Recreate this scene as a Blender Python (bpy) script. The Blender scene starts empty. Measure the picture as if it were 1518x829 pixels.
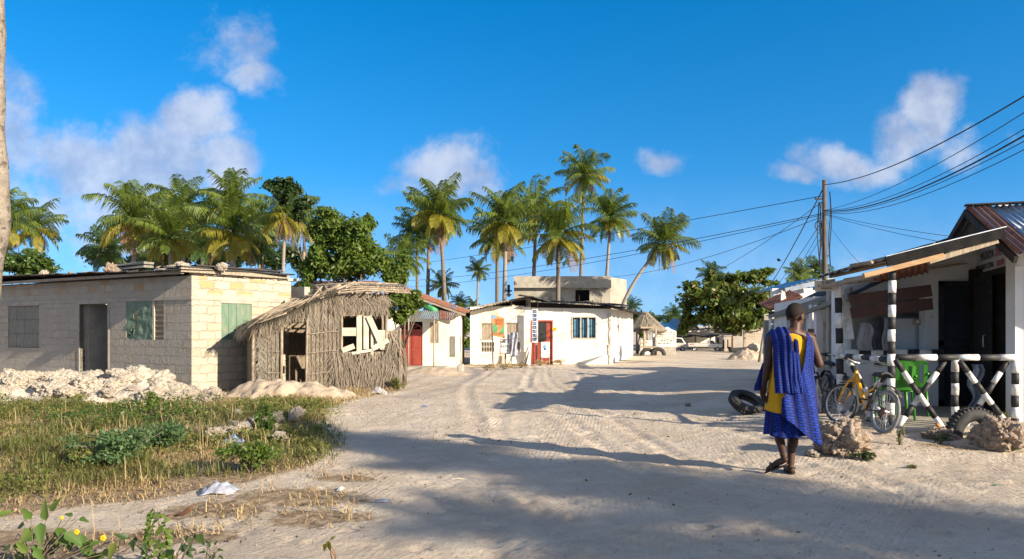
import bpy, math, random
import numpy as np
from mathutils import Vector, Matrix, noise as mnoise
random.seed(7); NPR=np.random.default_rng(7)
S=bpy.context.scene; COL=S.collection
R=math.radians; PI=math.pi
# ---------------------------------------------------------------- camera geometry (metres; camera at origin looking +Y)
F,CX,HY,H=1100.0,759.0,482.0,1.55
def sm(a,b,t):
    t=np.clip((t-a)/(b-a),0,1); return t*t*(3-2*t)
def gz(x,y):
    x=np.asarray(x,float); y=np.asarray(y,float)
    z=-0.30*sm(12,35,y)
    z=z+0.11*sm(3.3,4.7,x)*sm(8.0,9.4,y)*(1-sm(17,26,y))
    z=z+0.025*np.sin(x*.7+1.3)*np.sin(y*.45+.4)+0.012*np.sin(x*1.9+y*.8)
    z=z+0.10*sm(-2.2,-4.6,x)*sm(6.5,8.5,y)*(1-sm(14,17,y))
    return z
def g0(x,y): return float(gz(x,y))
def PX(px,py,Y): return Vector(((px-CX)/F*Y,Y,H+(HY-py)/F*Y))
def GP(px,py):
    Y=10.0
    for _ in range(60):
        X=(px-CX)/F*Y; Y=.5*Y+.5*(H-g0(X,Y))*F/max(py-HY,1)
    X=(px-CX)/F*Y
    return Vector((X,Y,g0(X,Y)))
def onray(px,o,d):
    k=(px-CX)/F
    return (k*o[1]-o[0])/(d[0]-k*d[1])
def zpx(py,Y): return H+(HY-py)/F*Y
# ---------------------------------------------------------------- mesh builder
def frame(d):
    d=d.normalized(); a=Vector((0,0,1)) if abs(d.z)<.95 else Vector((1,0,0))
    u=d.cross(a).normalized(); return u,d.cross(u).normalized()
class MB:
    def __init__(s): s.v=[];s.f=[];s.m=[];s.uv={}
    def add(s,vs,fs,mi=0):
        b=len(s.v); s.v+= [tuple(p) for p in vs]
        for f in fs: s.f.append(tuple(b+i for i in f)); s.m.append(mi)
        return s
    def box(s,a,b,mi=0,M=None):
        x0,y0,z0=a;x1,y1,z1=b
        vs=[Vector(p) for p in ((x0,y0,z0),(x1,y0,z0),(x1,y1,z0),(x0,y1,z0),(x0,y0,z1),(x1,y0,z1),(x1,y1,z1),(x0,y1,z1))]
        if M: vs=[M@p for p in vs]
        return s.add(vs,[(3,2,1,0),(4,5,6,7),(0,1,5,4),(1,2,6,5),(2,3,7,6),(3,0,4,7)],mi)
    def cbox(s,c,d,mi=0,rot=None):
        M=Matrix.Translation(c)
        if rot is not None: M=M@rot
        return s.box((-d[0]/2,-d[1]/2,-d[2]/2),(d[0]/2,d[1]/2,d[2]/2),mi,M)
    def beam(s,a,b,w,h,mi=0,up=(0,0,1),jit=0):
        a=Vector(a);b=Vector(b);d=(b-a).normalized(); u=d.cross(Vector(up))
        if u.length<1e-4:u=d.cross(Vector((1,0,0)))
        u.normalize(); n=u.cross(d)
        vs=[]
        for p in (a,b):
            for q,r in ((-1,-1),(1,-1),(1,1),(-1,1)):
                vs.append(p+u*q*w/2*(1+random.uniform(-jit,jit))+n*r*h/2*(1+random.uniform(-jit,jit)))
        return s.add(vs,[(3,2,1,0),(4,5,6,7),(0,1,5,4),(1,2,6,5),(2,3,7,6),(3,0,4,7)],mi)
    def tube(s,pts,r,n=8,mi=0,caps=True,closed=False):
        pts=[Vector(p) for p in pts]; k=len(pts)
        rs=r if isinstance(r,(list,tuple)) else [r]*k
        vs=[];u=None
        for i,p in enumerate(pts):
            if closed: d=pts[(i+1)%k]-pts[i-1]
            else: d=pts[min(i+1,k-1)]-pts[max(i-1,0)]
            d.normalize()
            if u is None: u,_=frame(d)
            u=(u-d*u.dot(d)); u.normalize(); w=d.cross(u)
            for j in range(n):
                a=2*PI*j/n; vs.append(p+(u*math.cos(a)+w*math.sin(a))*rs[i])
        fs=[]
        for i in range(k if closed else k-1):
            i2=(i+1)%k
            for j in range(n):
                j2=(j+1)%n; fs.append((i*n+j,i*n+j2,i2*n+j2,i2*n+j))
        if caps and not closed: fs.append(tuple(range(n-1,-1,-1))); fs.append(tuple((k-1)*n+j for j in range(n)))
        return s.add(vs,fs,mi)
    def lathe(s,prof,c=(0,0,0),axis='z',n=24,mi=0,closed=False):
        vs=[];k=len(prof)
        for (r,z) in prof:
            for j in range(n):
                a=2*PI*j/n; p=(r*math.cos(a),r*math.sin(a),z)
                if axis=='y': p=(p[0],p[2],p[1])
                if axis=='x': p=(p[2],p[0],p[1])
                vs.append(Vector(p)+Vector(c))
        fs=[]
        for i in range(k if closed else k-1):
            i2=(i+1)%k
            for j in range(n): fs.append((i*n+j,i*n+(j+1)%n,i2*n+(j+1)%n,i2*n+j))
        return s.add(vs,fs,mi)
    def grid(s,P,mi=0,uvs=None,closed=False):
        nr=len(P);nc=len(P[0]);vs=[p for row in P for p in row];fs=[];b=len(s.f)
        for i in range(nr-1):
            for j in range(nc if closed else nc-1):
                j2=(j+1)%nc
                fs.append((i*nc+j,i*nc+j2,(i+1)*nc+j2,(i+1)*nc+j))
                if uvs is not None:
                    jj=j+1
                    s.uv[b+len(fs)-1]=[uvs[i][j],uvs[i][jj],uvs[i+1][jj],uvs[i+1][j]]
        return s.add(vs,fs,mi)
    def prism(s,poly,y0,y1,mi=0,M=None):
        n=len(poly); vs=[Vector((x,y0,z)) for x,z in poly]+[Vector((x,y1,z)) for x,z in poly]
        if M: vs=[M@p for p in vs]
        fs=[tuple(range(n)),tuple(range(2*n-1,n-1,-1))]+[(i,i+n,(i+1)%n+n,(i+1)%n) for i in range(n)]
        return s.add(vs,fs,mi)
    def blob(s,c,r,n=12,k=8,mi=0):
        r=r if isinstance(r,(tuple,list)) else (r,r,r); vs=[];c=Vector(c)
        for i in range(k+1):
            t=PI*i/k
            for j in range(n):
                a=2*PI*j/n; vs.append(c+Vector((r[0]*math.sin(t)*math.cos(a),r[1]*math.sin(t)*math.sin(a),r[2]*math.cos(t))))
        fs=[(i*n+j,(i+1)*n+j,(i+1)*n+(j+1)%n,i*n+(j+1)%n) for i in range(k) for j in range(n)]
        return s.add(vs,fs,mi)
    def wall(s,x0,x1,z0,z1,t,holes=(),M=None,mi=0):
        """wall in the local xz plane, front at y=0, back at y=t, with rectangular holes (hx0,hx1,hz0,hz1)"""
        xs=sorted({x0,x1}|{h[0] for h in holes}|{h[1] for h in holes}); zs=sorted({z0,z1}|{h[2] for h in holes}|{h[3] for h in holes})
        xs=[x for x in xs if x0<=x<=x1]; zs=[z for z in zs if z0<=z<=z1]
        sol=lambda i,j: 0<=i<len(xs)-1 and 0<=j<len(zs)-1 and not any(h[0]<=(xs[i]+xs[i+1])/2<=h[1] and h[2]<=(zs[j]+zs[j+1])/2<=h[3] for h in holes)
        def q(*p): s.add([ (M@Vector(a) if M else Vector(a)) for a in p],[(0,1,2,3)],mi)
        for i in range(len(xs)-1):
            for j in range(len(zs)-1):
                if not sol(i,j): continue
                a,b,c,d=xs[i],xs[i+1],zs[j],zs[j+1]
                q((a,0,c),(b,0,c),(b,0,d),(a,0,d)); q((b,t,c),(a,t,c),(a,t,d),(b,t,d))
                if not sol(i-1,j): q((a,t,c),(a,0,c),(a,0,d),(a,t,d))
                if not sol(i+1,j): q((b,0,c),(b,t,c),(b,t,d),(b,0,d))
                if not sol(i,j-1): q((a,t,c),(b,t,c),(b,0,c),(a,0,c))
                if not sol(i,j+1): q((a,0,d),(b,0,d),(b,t,d),(a,t,d))
        return s
    def corr(s,a,b,c,pitch=.09,amp=.014,mi=0,nr=2,warp=0,th=.004):
        """corrugated sheet: a->b runs across the ribs, a->c along them"""
        a=Vector(a);U=Vector(b)-a;V=Vector(c)-a;N=U.cross(V).normalized()
        n=max(4,int(U.length/pitch*4)); P=[]
        for sgn in (1,-1):
            rows=[]
            for i in range(nr):
                t=i/(nr-1); row=[]
                for j in range(n+1):
                    h=amp*math.sin(2*PI*j/4) +warp*mnoise.noise(Vector((j*.07,i*1.3,U.length)))
                    row.append(a+U*(j/n)+V*t+N*(h+sgn*th/2))
                rows.append(row)
            P.append(rows)
        s.grid(P[0],mi); s.grid([r[::-1] for r in P[1]],mi)
        for e in (0,nr-1): s.grid([P[1][e],P[0][e]] if e else [P[0][e],P[1][e]],mi)
        return s
    def strands(s,items,mi=0):
        """items: (p, d, length, width, side, bend) thin tapering fibres"""
        for p,d,L,w,sd,bd in items:
            m=p+d*L*.5+bd*.3; e=p+d*L+bd
            s.add([p-sd*w/2,p+sd*w/2,m+sd*w*.45,m-sd*w*.45,e+sd*w*.1,e-sd*w*.1],[(0,1,2,3),(3,2,4,5)],mi)
        return s
    def mesh(s,name,smooth=False):
        me=bpy.data.meshes.new(name); me.from_pydata(s.v,[],s.f)
        if any(s.m): me.polygons.foreach_set('material_index',s.m)
        if s.uv:
            ul=me.uv_layers.new(name='UVMap')
            for fi,uv in s.uv.items():
                p=me.polygons[fi]
                for li,c in zip(p.loop_indices,uv): ul.data[li].uv=c
        if smooth: me.polygons.foreach_set('use_smooth',[True]*len(me.polygons))
        me.update(); return me
    def build(s,name,mats,parent=None,smooth=False,bevel=0,sub=0,solid=0,loc=None):
        o=bpy.data.objects.new(name,s.mesh(name,smooth)); COL.objects.link(o)
        for m in (mats if isinstance(mats,(list,tuple)) else [mats]): o.data.materials.append(m)
        if parent: o.parent=parent
        if loc is not None: o.location=loc
        if solid: q=o.modifiers.new('t','SOLIDIFY'); q.thickness=solid; q.offset=0
        if bevel: q=o.modifiers.new('b','BEVEL'); q.width=bevel; q.segments=2; q.limit_method='ANGLE'
        if sub: q=o.modifiers.new('s','SUBSURF'); q.levels=q.render_levels=sub
        return o
def tag(o,label=None,cat=None,group=None,kind=None):
    for k,v in (('label',label),('category',cat),('group',group),('kind',kind)):
        if v: o[k]=v
    return o
def thing(name,label,cat,loc=(0,0,0),rz=0,group=None):
    o=bpy.data.objects.new(name,None); COL.objects.link(o); o.location=loc; o.rotation_euler=(0,0,rz); o.empty_display_size=.1
    return tag(o,label,cat,group)
def copy_tree(o,parent=None):
    c=o.copy(); COL.objects.link(c)
    if parent: c.parent=parent
    for ch in list(o.children): copy_tree(ch,c)
    return c
def npmesh(name,v,f,mat,smooth=False):
    """v (n,3) array, f (m,k) int array"""
    me=bpy.data.meshes.new(name); k=f.shape[1]
    me.vertices.add(len(v)); me.vertices.foreach_set('co',v.astype(np.float32).ravel())
    me.loops.add(f.size); me.loops.foreach_set('vertex_index',f.astype(np.int32).ravel())
    me.polygons.add(len(f)); me.polygons.foreach_set('loop_start',np.arange(0,f.size,k,dtype=np.int32))
    try: me.polygons.foreach_set('loop_total',np.full(len(f),k,dtype=np.int32))
    except Exception: pass
    me.update(calc_edges=True); me.validate()
    if smooth: me.polygons.foreach_set('use_smooth',[True]*len(f))
    o=bpy.data.objects.new(name,me); COL.objects.link(o); me.materials.append(mat); return o
def text(name,body,size,mat,parent=None,loc=(0,0,0),rot=(PI/2,0,0),sx=1,shear=0):
    cu=bpy.data.curves.new('t','FONT'); cu.body=body; cu.size=size; cu.extrude=.0015; cu.align_x='CENTER'; cu.shear=shear
    t=bpy.data.objects.new('t',cu); COL.objects.link(t); dg=bpy.context.evaluated_depsgraph_get()
    me=bpy.data.meshes.new_from_object(t.evaluated_get(dg)); bpy.data.objects.remove(t); bpy.data.curves.remove(cu)
    me.materials.clear(); me.materials.append(mat); o=bpy.data.objects.new(name,me); COL.objects.link(o)
    o.parent=parent; o.location=loc; o.rotation_euler=rot; o.scale=(sx,1,1); return o
def scribble(mb,x0,x1,z,h,y,mi=0,rng=random):
    """one line of hand-painted, too-far-to-read strokes on a board facing -y"""
    x=x0
    while x<x1:
        w=rng.uniform(.35,.8)*h
        for q in range(2):
            a=Vector((x+rng.uniform(0,w*.5),y,z+rng.uniform(0,.3)*h)); b=a+Vector((rng.uniform(-.2,.5)*w,0,rng.uniform(.4,.8)*h))
            mb.beam(a,b,h*.17,.004,mi,up=(0,1,0))
        x+=w+ (h*.5 if rng.random()<.2 else .12*h)
# ---------------------------------------------------------------- materials
class NT:
    def __init__(s,name):
        s.mat=bpy.data.materials.new(name); s.mat.use_nodes=True; s.t=s.mat.node_tree; s.n=s.t.nodes; s.l=s.t.links
        s.b=s.n['Principled BSDF']; s.out=s.n['Material Output']
    def nd(s,ty,**kw):
        n=s.n.new('ShaderNode'+ty)
        for k,v in kw.items():
            if k.startswith('i_'): s.put(n,k[2:],v)
            else: setattr(n,k,v)
        return n
    def put(s,n,key,v):
        sock=n.inputs[int(key)] if str(key).isdigit() else n.inputs[key.replace('_',' ')]
        if isinstance(v,bpy.types.NodeSocket): s.l.new(v,sock)
        elif isinstance(v,(tuple,list)) and len(v)==3 and sock.type=='RGBA': sock.default_value=(*v,1)
        else: sock.default_value=v
    def noise(s,scale,vec=None,detail=5,rough=.55,dist=0):
        n=s.nd('TexNoise'); n.inputs['Scale'].default_value=scale; n.inputs['Detail'].default_value=detail; n.inputs['Roughness'].default_value=rough; n.inputs['Distortion'].default_value=dist
        s.l.new(vec if vec is not None else s.obj(),n.inputs['Vector']); return n.outputs['Fac']
    def obj(s):
        if not hasattr(s,'_o'): s._o=s.nd('TexCoord').outputs['Object']
        return s._o
    def uv(s): return s.nd('TexCoord').outputs['UV']
    def scl(s,v,vec=None):
        m=s.nd('Mapping'); m.inputs['Scale'].default_value=v; s.l.new(vec if vec is not None else s.obj(),m.inputs['Vector']); return m.outputs['Vector']
    def ramp(s,f,a,b,c0=0,c1=1):
        m=s.nd('MapRange',interpolation_type='SMOOTHSTEP'); s.l.new(f,m.inputs[0])
        for i,x in zip((1,2,3,4),(a,b,c0,c1)): m.inputs[i].default_value=x
        return m.outputs[0]
    def mix(s,f,a,b,mode='MIX'):
        m=s.nd('MixRGB',blend_type=mode); s.put(m,0,f); s.put(m,1,a); s.put(m,2,b); return m.outputs[0]
    def math(s,op,a,b=0.0):
        m=s.nd('Math',operation=op); s.put(m,0,a); s.put(m,1,b); return m.outputs[0]
    def bump(s,h,dist=.01,strength=1,prev=None):
        b=s.nd('Bump'); b.inputs['Distance'].default_value=dist; b.inputs['Strength'].default_value=strength; s.l.new(h,b.inputs['Height'])
        if prev is not None: s.l.new(prev,b.inputs['Normal'])
        return b.outputs[0]
    def done(s,col=None,rough=.8,spec=.25,nrm=None,metal=0):
        if col is not None: s.put(s.b,'Base_Color',col)
        s.put(s.b,'Roughness',rough); s.put(s.b,'Specular_IOR_Level',spec); s.put(s.b,'Metallic',metal)
        if nrm is not None: s.l.new(nrm,s.b.inputs['Normal'])
        return s.mat
def mot(name,c1,c2,scale=4,rough=.8,spec=.25,bump=.004,bscale=40,c3=None,s3=1.5,t3=.58,stretch=None,metal=0,detail=6):
    m=NT(name); v=m.scl(stretch) if stretch else m.obj()
    f=m.ramp(m.noise(scale,v,detail,.6),.35,.65); col=m.mix(f,c1,c2)
    if c3: col=m.mix(m.ramp(m.noise(s3,v,7,.7,.3),t3-.05,t3+.08),col,c3)
    n=m.bump(m.noise(bscale,v,5,.65),bump) if bump else None
    return m.done(col,rough,spec,n,metal)
def plain(name,c,rough=.6,spec=.3,metal=0): return mot(name,c,tuple(x*.78 for x in c),9,rough,spec,.001,60,metal=metal)
def leafmat(name,cols,trans=.35,rough=.5):
    m=NT(name); g=m.nd('NewGeometry'); r=g.outputs['Random Per Island']; cr=m.nd('ValToRGB'); e=cr.color_ramp.elements
    for i,c in enumerate(cols):
        q=e[i] if i<2 else e.new(1)
        q.position=i/(len(cols)-1); q.color=(*c,1)
    m.l.new(r,cr.inputs[0]); col=cr.outputs[0]
    m.done(col,rough,.35)
    t=m.nd('BsdfTranslucent'); m.l.new(m.mix(.35,col,(.30,.36,.03)),t.inputs[0])
    x=m.nd('MixShader'); x.inputs[0].default_value=trans; m.l.new(m.b.outputs[0],x.inputs[1]); m.l.new(t.outputs[0],x.inputs[2]); m.l.new(x.outputs[0],m.out.inputs[0])
    return m.mat
def blockmat(name,stone,stone2,mortar,orange=None,ztop=None,bw=.42,rh=.2,pl=.5):
    m=NT(name); o=m.obj(); sx=m.nd('SeparateXYZ'); m.l.new(o,sx.inputs[0])
    u=m.math('ADD',sx.outputs[0],sx.outputs[1]); n1=m.noise(2.2,None,4); n2=m.noise(5,m.scl((1,1,1.3)),4)
    u=m.math('ADD',u,m.math('MULTIPLY',m.math('SUBTRACT',n1,.5),.26)); w=m.math('ADD',sx.outputs[2],m.math('MULTIPLY',m.math('SUBTRACT',n2,.5),.13))
    cv=m.nd('CombineXYZ'); m.l.new(u,cv.inputs[0]); m.l.new(w,cv.inputs[1])
    def bt(c1,c2,mo,ms):
        b=m.nd('TexBrick'); m.l.new(cv.outputs[0],b.inputs['Vector'])
        for k,v in (('Color1',c1),('Color2',c2),('Mortar',mo)): b.inputs[k].default_value=(*v,1)
        for k,v in (('Scale',1),('Mortar Size',ms),('Mortar Smooth',.7),('Brick Width',bw),('Row Height',rh)): b.inputs[k].default_value=v
        b.inputs['Bias'].default_value=0; return b
    bb=bt(stone,stone2,mortar,.024); rnd=bt((0,0,0),(1,1,1),(0,0,0),.0); col=bb.outputs[0]
    if orange:
        f=m.ramp(rnd.outputs[0],.62,.66)
        if ztop: f=m.math('MULTIPLY',f,m.ramp(sx.outputs[2],ztop-.02,ztop+.02,.18,1))
        f=m.math('MULTIPLY',f,m.math('SUBTRACT',1,bb.outputs['Fac'])); col=m.mix(f,col,orange)
    # plaster smeared over the joints, and grime
    pf=m.ramp(m.noise(1.3,None,6,.65),pl-.06,pl+.10); col=m.mix(m.math('MULTIPLY',pf,.75),col,mortar)
    g=m.ramp(m.noise(1.1,m.scl((2.5,2.5,.35)),6,.7),.5,.75); col=m.mix(m.math('MULTIPLY',g,.35),col,tuple(c*.5 for c in mortar))
    col=m.mix(m.math('MULTIPLY',m.ramp(m.noise(26,None,6,.7),.3,.7),.3),col,tuple(c*.6 for c in stone))
    h=m.math('MULTIPLY',m.math('SUBTRACT',1,bb.outputs['Fac']),m.math('SUBTRACT',1,m.math('MULTIPLY',pf,.7)))
    n=m.bump(h,.02); n=m.bump(m.noise(9,None,8,.7),.035,1,n); n=m.bump(m.noise(50,None,5,.7),.006,1,n)
    return m.done(col,.95,.1,n)
M={}
M['block']=blockmat('block_wall',(.46,.40,.31),(.38,.34,.27),(.36,.335,.29),(.42,.25,.125),2.38,pl=.44)
M['block_side']=blockmat('block_wall_side',(.50,.44,.33),(.44,.39,.30),(.38,.345,.29),(.50,.29,.14),2.30,pl=.62)
M['ruin']=blockmat('ruin_wall',(.46,.38,.30),(.40,.34,.28),(.42,.37,.31),pl=.45)
M['concrete']=mot('concrete',(.27,.25,.21),(.34,.32,.27),1.5,.95,.1,.01,20,(.20,.18,.15),.8,.55)
M['plaster']=mot('plaster_render',(.30,.27,.23),(.37,.34,.29),3,.95,.1,.01,25)
M['white']=mot('whitewash',(.74,.71,.63),(.66,.62,.53),1.2,.9,.2,.008,9,(.46,.39,.30),1.1,.60)
M['cream']=mot('cream_wash',(.78,.74,.58),(.70,.66,.50),1.5,.9,.2,.006,14,(.42,.36,.26),1.4,.62)
M['shopwhite']=mot('shop_paint',(.66,.65,.64),(.58,.56,.54),1.5,.85,.25,.003,20,(.36,.32,.28),1.2,.64)
M['wood']=mot('weathered_wood',(.24,.19,.14),(.36,.30,.23),3,.85,.2,.006,18,stretch=(8,8,1))
M['woodh']=mot('weathered_plank',(.22,.18,.135),(.34,.29,.225),3,.85,.2,.006,18,stretch=(1,8,8))
M['pole']=mot('bare_pole',(.33,.27,.20),(.20,.16,.12),6,.9,.15,.006,30)
M['fresh']=mot('fresh_timber',(.40,.26,.14),(.33,.20,.10),3,.7,.25,.003,20,stretch=(1,6,6))
M['greywood']=mot('grey_board',(.17,.165,.145),(.24,.225,.19),4,.9,.15,.005,18,stretch=(7,7,1))
M['greenpaint']=mot('faded_green_paint',(.10,.17,.12),(.15,.20,.145),3,.75,.25,.004,20,(.22,.20,.16),3,.60,stretch=(3,3,1))
M['redpaint']=mot('red_brown_paint',(.30,.055,.035),(.24,.045,.03),4,.6,.35,.002,30)
M['brownpaint']=mot('brown_board_paint',(.075,.033,.024),(.055,.026,.02),4,.6,.3,.002,30)
M['black']=mot('black_paint',(.018,.018,.02),(.03,.03,.03),8,.6,.3,.001,60,(.11,.095,.08),7,.63)
M['whitep']=mot('white_paint',(.70,.70,.67),(.55,.53,.49),7,.6,.35,.002,60,(.30,.26,.22),7,.59)
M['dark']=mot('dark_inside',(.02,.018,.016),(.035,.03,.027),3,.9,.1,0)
M['rust']=mot('rusty_iron',(.17,.066,.038),(.23,.105,.062),5,.75,.3,.002,60,(.12,.045,.03),6,.56)
M['tin']=mot('galvanised_iron',(.42,.46,.50),(.30,.34,.38),3,.35,.5,.001,60,(.22,.11,.07),2.2,.63,metal=.7)
M['oldtin']=mot('old_dark_iron',(.036,.033,.032),(.062,.057,.053),3,.85,.12,.002,50,(.085,.055,.04),2.5,.66)
M['paleplank']=mot('pale_plank',(.44,.405,.335),(.34,.31,.25),4,.85,.2,.004,20,(.30,.26,.2),5,.6)
M['tyre']=mot('tyre_rubber',(.022,.022,.024),(.05,.048,.045),7,.75,.3,.003,60)
M['coral']=mot('coral_rock',(.62,.56,.47),(.47,.40,.32),2.2,.95,.1,.10,5,(.24,.19,.15),3.2,.60)
M['rubble']=mot('coral_rubble',(.60,.54,.45),(.44,.375,.30),7,.95,.1,.05,13,(.22,.175,.13),6,.58)
M['pinkcoral']=mot('pink_coral_rock',(.50,.40,.31),(.38,.285,.215),3,.95,.1,.10,6,(.16,.11,.08),4.5,.58)
M['sandheap']=mot('heaped_sand',(.34,.27,.20),(.41,.335,.255),5,.95,.1,.02,16,(.30,.23,.17),3,.62)
M['thatchd']=mot('old_thatch',(.20,.16,.12),(.30,.25,.19),5,.95,.1,.03,18,stretch=(6,6,1.2))
M['skin']=mot('dark_skin',(.050,.023,.014),(.066,.031,.019),12,.5,.25,.001,90)
M['hair']=mot('short_black_hair',(.010,.008,.007),(.017,.012,.010),90,.8,.2,.003,160)
M['yellow']=mot('yellow_cotton',(.62,.33,.02),(.54,.28,.015),4,.85,.15,.004,25)
M['leather']=plain('sandal_leather',(.06,.04,.03))
M['glass']=mot('dark_glass',(.02,.025,.03),(.03,.035,.04),2,.12,.5,0)
M['bluecloth']=mot('blue_curtain',(.05,.15,.24),(.09,.22,.32),8,.7,.25,.004,10,stretch=(9,9,.6))
M['ypaint']=mot('yellow_bike_paint',(.72,.34,.012),(.66,.30,.01),6,.35,.5,0)
M['bpaint']=mot('dark_blue_bike_paint',(.02,.03,.10),(.03,.035,.06),6,.35,.5,0)
M['kpaint']=mot('black_bike_paint',(.02,.02,.024),(.035,.03,.03),6,.4,.5,0)
M['steel']=mot('bicycle_steel',(.45,.45,.46),(.33,.32,.31),10,.35,.5,0,metal=.8)
M['rimgrey']=mot('tyre_grey',(.17,.165,.155),(.24,.23,.215),12,.8,.2,.002,80)
M['fascia']=mot('tarred_sheet',(.010,.010,.011),(.02,.018,.017),5,.9,.08,.002,40)
M['green_pl']=mot('green_plastic',(.035,.19,.02),(.03,.155,.018),4,.4,.45,0)
M['tarp']=mot('green_tarp',(.035,.20,.075),(.05,.26,.10),3,.5,.4,.006,8)
M['darktarp']=mot('dark_tarp',(.05,.04,.034),(.10,.08,.065),2,.85,.2,.03,4)
M['orange']=plain('orange_print',(.66,.27,.10)); M['signgreen']=plain('green_print',(.12,.36,.16)); M['signblue']=plain('blue_print',(.03,.06,.22)); M['signlblue']=plain('pale_blue_print',(.18,.36,.52))
M['red']=plain('red_letter_paint',(.42,.03,.03)); M['ink']=plain('black_letter_paint',(.02,.02,.022)); M['yplate']=plain('yellow_plate',(.75,.42,.02))
M['boardpale']=mot('pale_board',(.50,.42,.32),(.42,.35,.27),5,.85,.2,.003,25)
M['carwhite']=mot('van_white_paint',(.55,.53,.48),(.48,.46,.42),3,.35,.5,0); M['rearlight']=plain('red_lamp',(.45,.03,.02),.3,.5)
M['bag']=mot('thin_plastic_bag',(.24,.26,.31),(.36,.37,.42),6,.35,.5,.01,12)
M['bluebag']=mot('blue_plastic',(.12,.20,.42),(.22,.30,.50),6,.4,.5,.01,12)
M['wire']=plain('cable_black',(.015,.015,.018))
M['utility']=mot('utility_pole_wood',(.085,.066,.054),(.14,.113,.093),5,.9,.15,.008,14,stretch=(7,7,.7))
M['palmbark']=mot('palm_bark',(.30,.26,.22),(.20,.175,.15),6,.95,.1,.02,12,stretch=(1,1,5))
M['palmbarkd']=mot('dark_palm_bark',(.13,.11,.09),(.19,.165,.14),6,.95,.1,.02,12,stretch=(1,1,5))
M['lichen']=mot('pale_palm_bark',(.27,.23,.185),(.19,.16,.13),7,.95,.1,.03,14,(.085,.07,.06),9,.56)
M['bark']=mot('tree_bark',(.10,.08,.06),(.16,.13,.10),6,.95,.1,.02,14)
M['frond']=leafmat('palm_leaf',[(.05,.085,.014),(.075,.115,.018),(.105,.145,.022),(.14,.165,.03)],.35,.42)
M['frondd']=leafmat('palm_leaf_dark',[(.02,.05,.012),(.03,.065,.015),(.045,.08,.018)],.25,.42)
M['frondy']=leafmat('palm_leaf_yellow',[(.17,.17,.018),(.25,.21,.022),(.14,.15,.02),(.30,.22,.03)],.4,.5)
M['frondb']=leafmat('palm_leaf_dead',[(.18,.10,.045),(.24,.13,.06),(.14,.08,.04)],.2,.8)
M['nut']=plain('coconut_husk',(.22,.12,.035))
M['leaf']=leafmat('broad_leaf',[(.03,.065,.012),(.045,.085,.014),(.065,.11,.02),(.09,.13,.025)],.3,.45)
M['sprig']=leafmat('sprig_leaf',[(.035,.085,.014),(.06,.12,.02),(.09,.15,.025),(.14,.14,.03)],.35,.6)
M['leafl']=leafmat('bright_leaf',[(.05,.10,.014),(.08,.14,.02),(.11,.17,.028),(.13,.15,.03)],.35,.45)
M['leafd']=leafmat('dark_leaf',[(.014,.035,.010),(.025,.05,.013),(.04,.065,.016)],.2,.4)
M['leafa']=leafmat('almond_leaf',[(.035,.07,.012),(.055,.095,.015),(.085,.13,.02),(.12,.16,.03),(.14,.11,.03)],.3,.4)
M['weed']=leafmat('weed_leaf',[(.075,.105,.022),(.12,.145,.034),(.17,.17,.045),(.21,.175,.06)],.35,.6)
M['grassm']=leafmat('grass_blade',[(.075,.105,.026),(.13,.145,.04),(.20,.185,.06),(.06,.085,.022),(.17,.14,.06)],.35,.6)
M['straw']=leafmat('dry_straw',[(.40,.29,.15),(.34,.24,.12),(.48,.37,.21),(.26,.18,.09)],.25,.8)
M['fern']=leafmat('feathery_leaf',[(.05,.105,.04),(.075,.135,.05),(.10,.155,.06)],.35,.5)
M['strand']=leafmat('dry_palm_strand',[(.225,.185,.14),(.165,.135,.105),(.30,.255,.20),(.12,.10,.08)],.12,.85)
M['strandg']=leafmat('grey_palm_strand',[(.23,.20,.16),(.17,.15,.12),(.30,.265,.215),(.13,.112,.09)],.12,.85)
M['twig']=leafmat('dark_litter',[(.12,.08,.05),(.20,.14,.085),(.07,.05,.035),(.28,.21,.13)],.1,.9)
M['yflower']=plain('yellow_petal',(.75,.42,.01)); M['pod']=plain('brown_pod',(.11,.05,.025))
def robemat():
    m=NT('blue_checked_cloth'); uv=m.uv(); n=m.noise(7,uv,3); 
    d=m.nd('VectorMath',operation='MULTIPLY_ADD'); nn=m.nd('TexNoise'); nn.inputs['Scale'].default_value=9; m.l.new(uv,nn.inputs['Vector']); m.l.new(nn.outputs['Color'],d.inputs[0]); d.inputs[1].default_value=(.012,.012,0); m.l.new(uv,d.inputs[2])
    b=m.nd('TexBrick'); m.l.new(d.outputs[0],b.inputs['Vector'])
    for k,v in (('Color1',(.006,.033,.28)),('Color2',(.005,.026,.215)),('Mortar',(.003,.004,.022))): b.inputs[k].default_value=(*v,1)
    for k,v in (('Scale',1),('Mortar Size',.0042),('Mortar Smooth',.2),('Brick Width',.062),('Row Height',.027)): b.inputs[k].default_value=v
    w=m.nd('TexWave',wave_type='BANDS',bands_direction='X'); w.inputs['Scale'].default_value=3.2; m.l.new(d.outputs[0],w.inputs['Vector'])
    col=m.mix(m.ramp(w.outputs['Fac'],.6,.85,0,.75),b.outputs[0],(.005,.008,.06))
    return m.done(col,.75,.2,m.bump(m.noise(180,uv,3),.002))
M['robe']=robemat()
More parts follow.
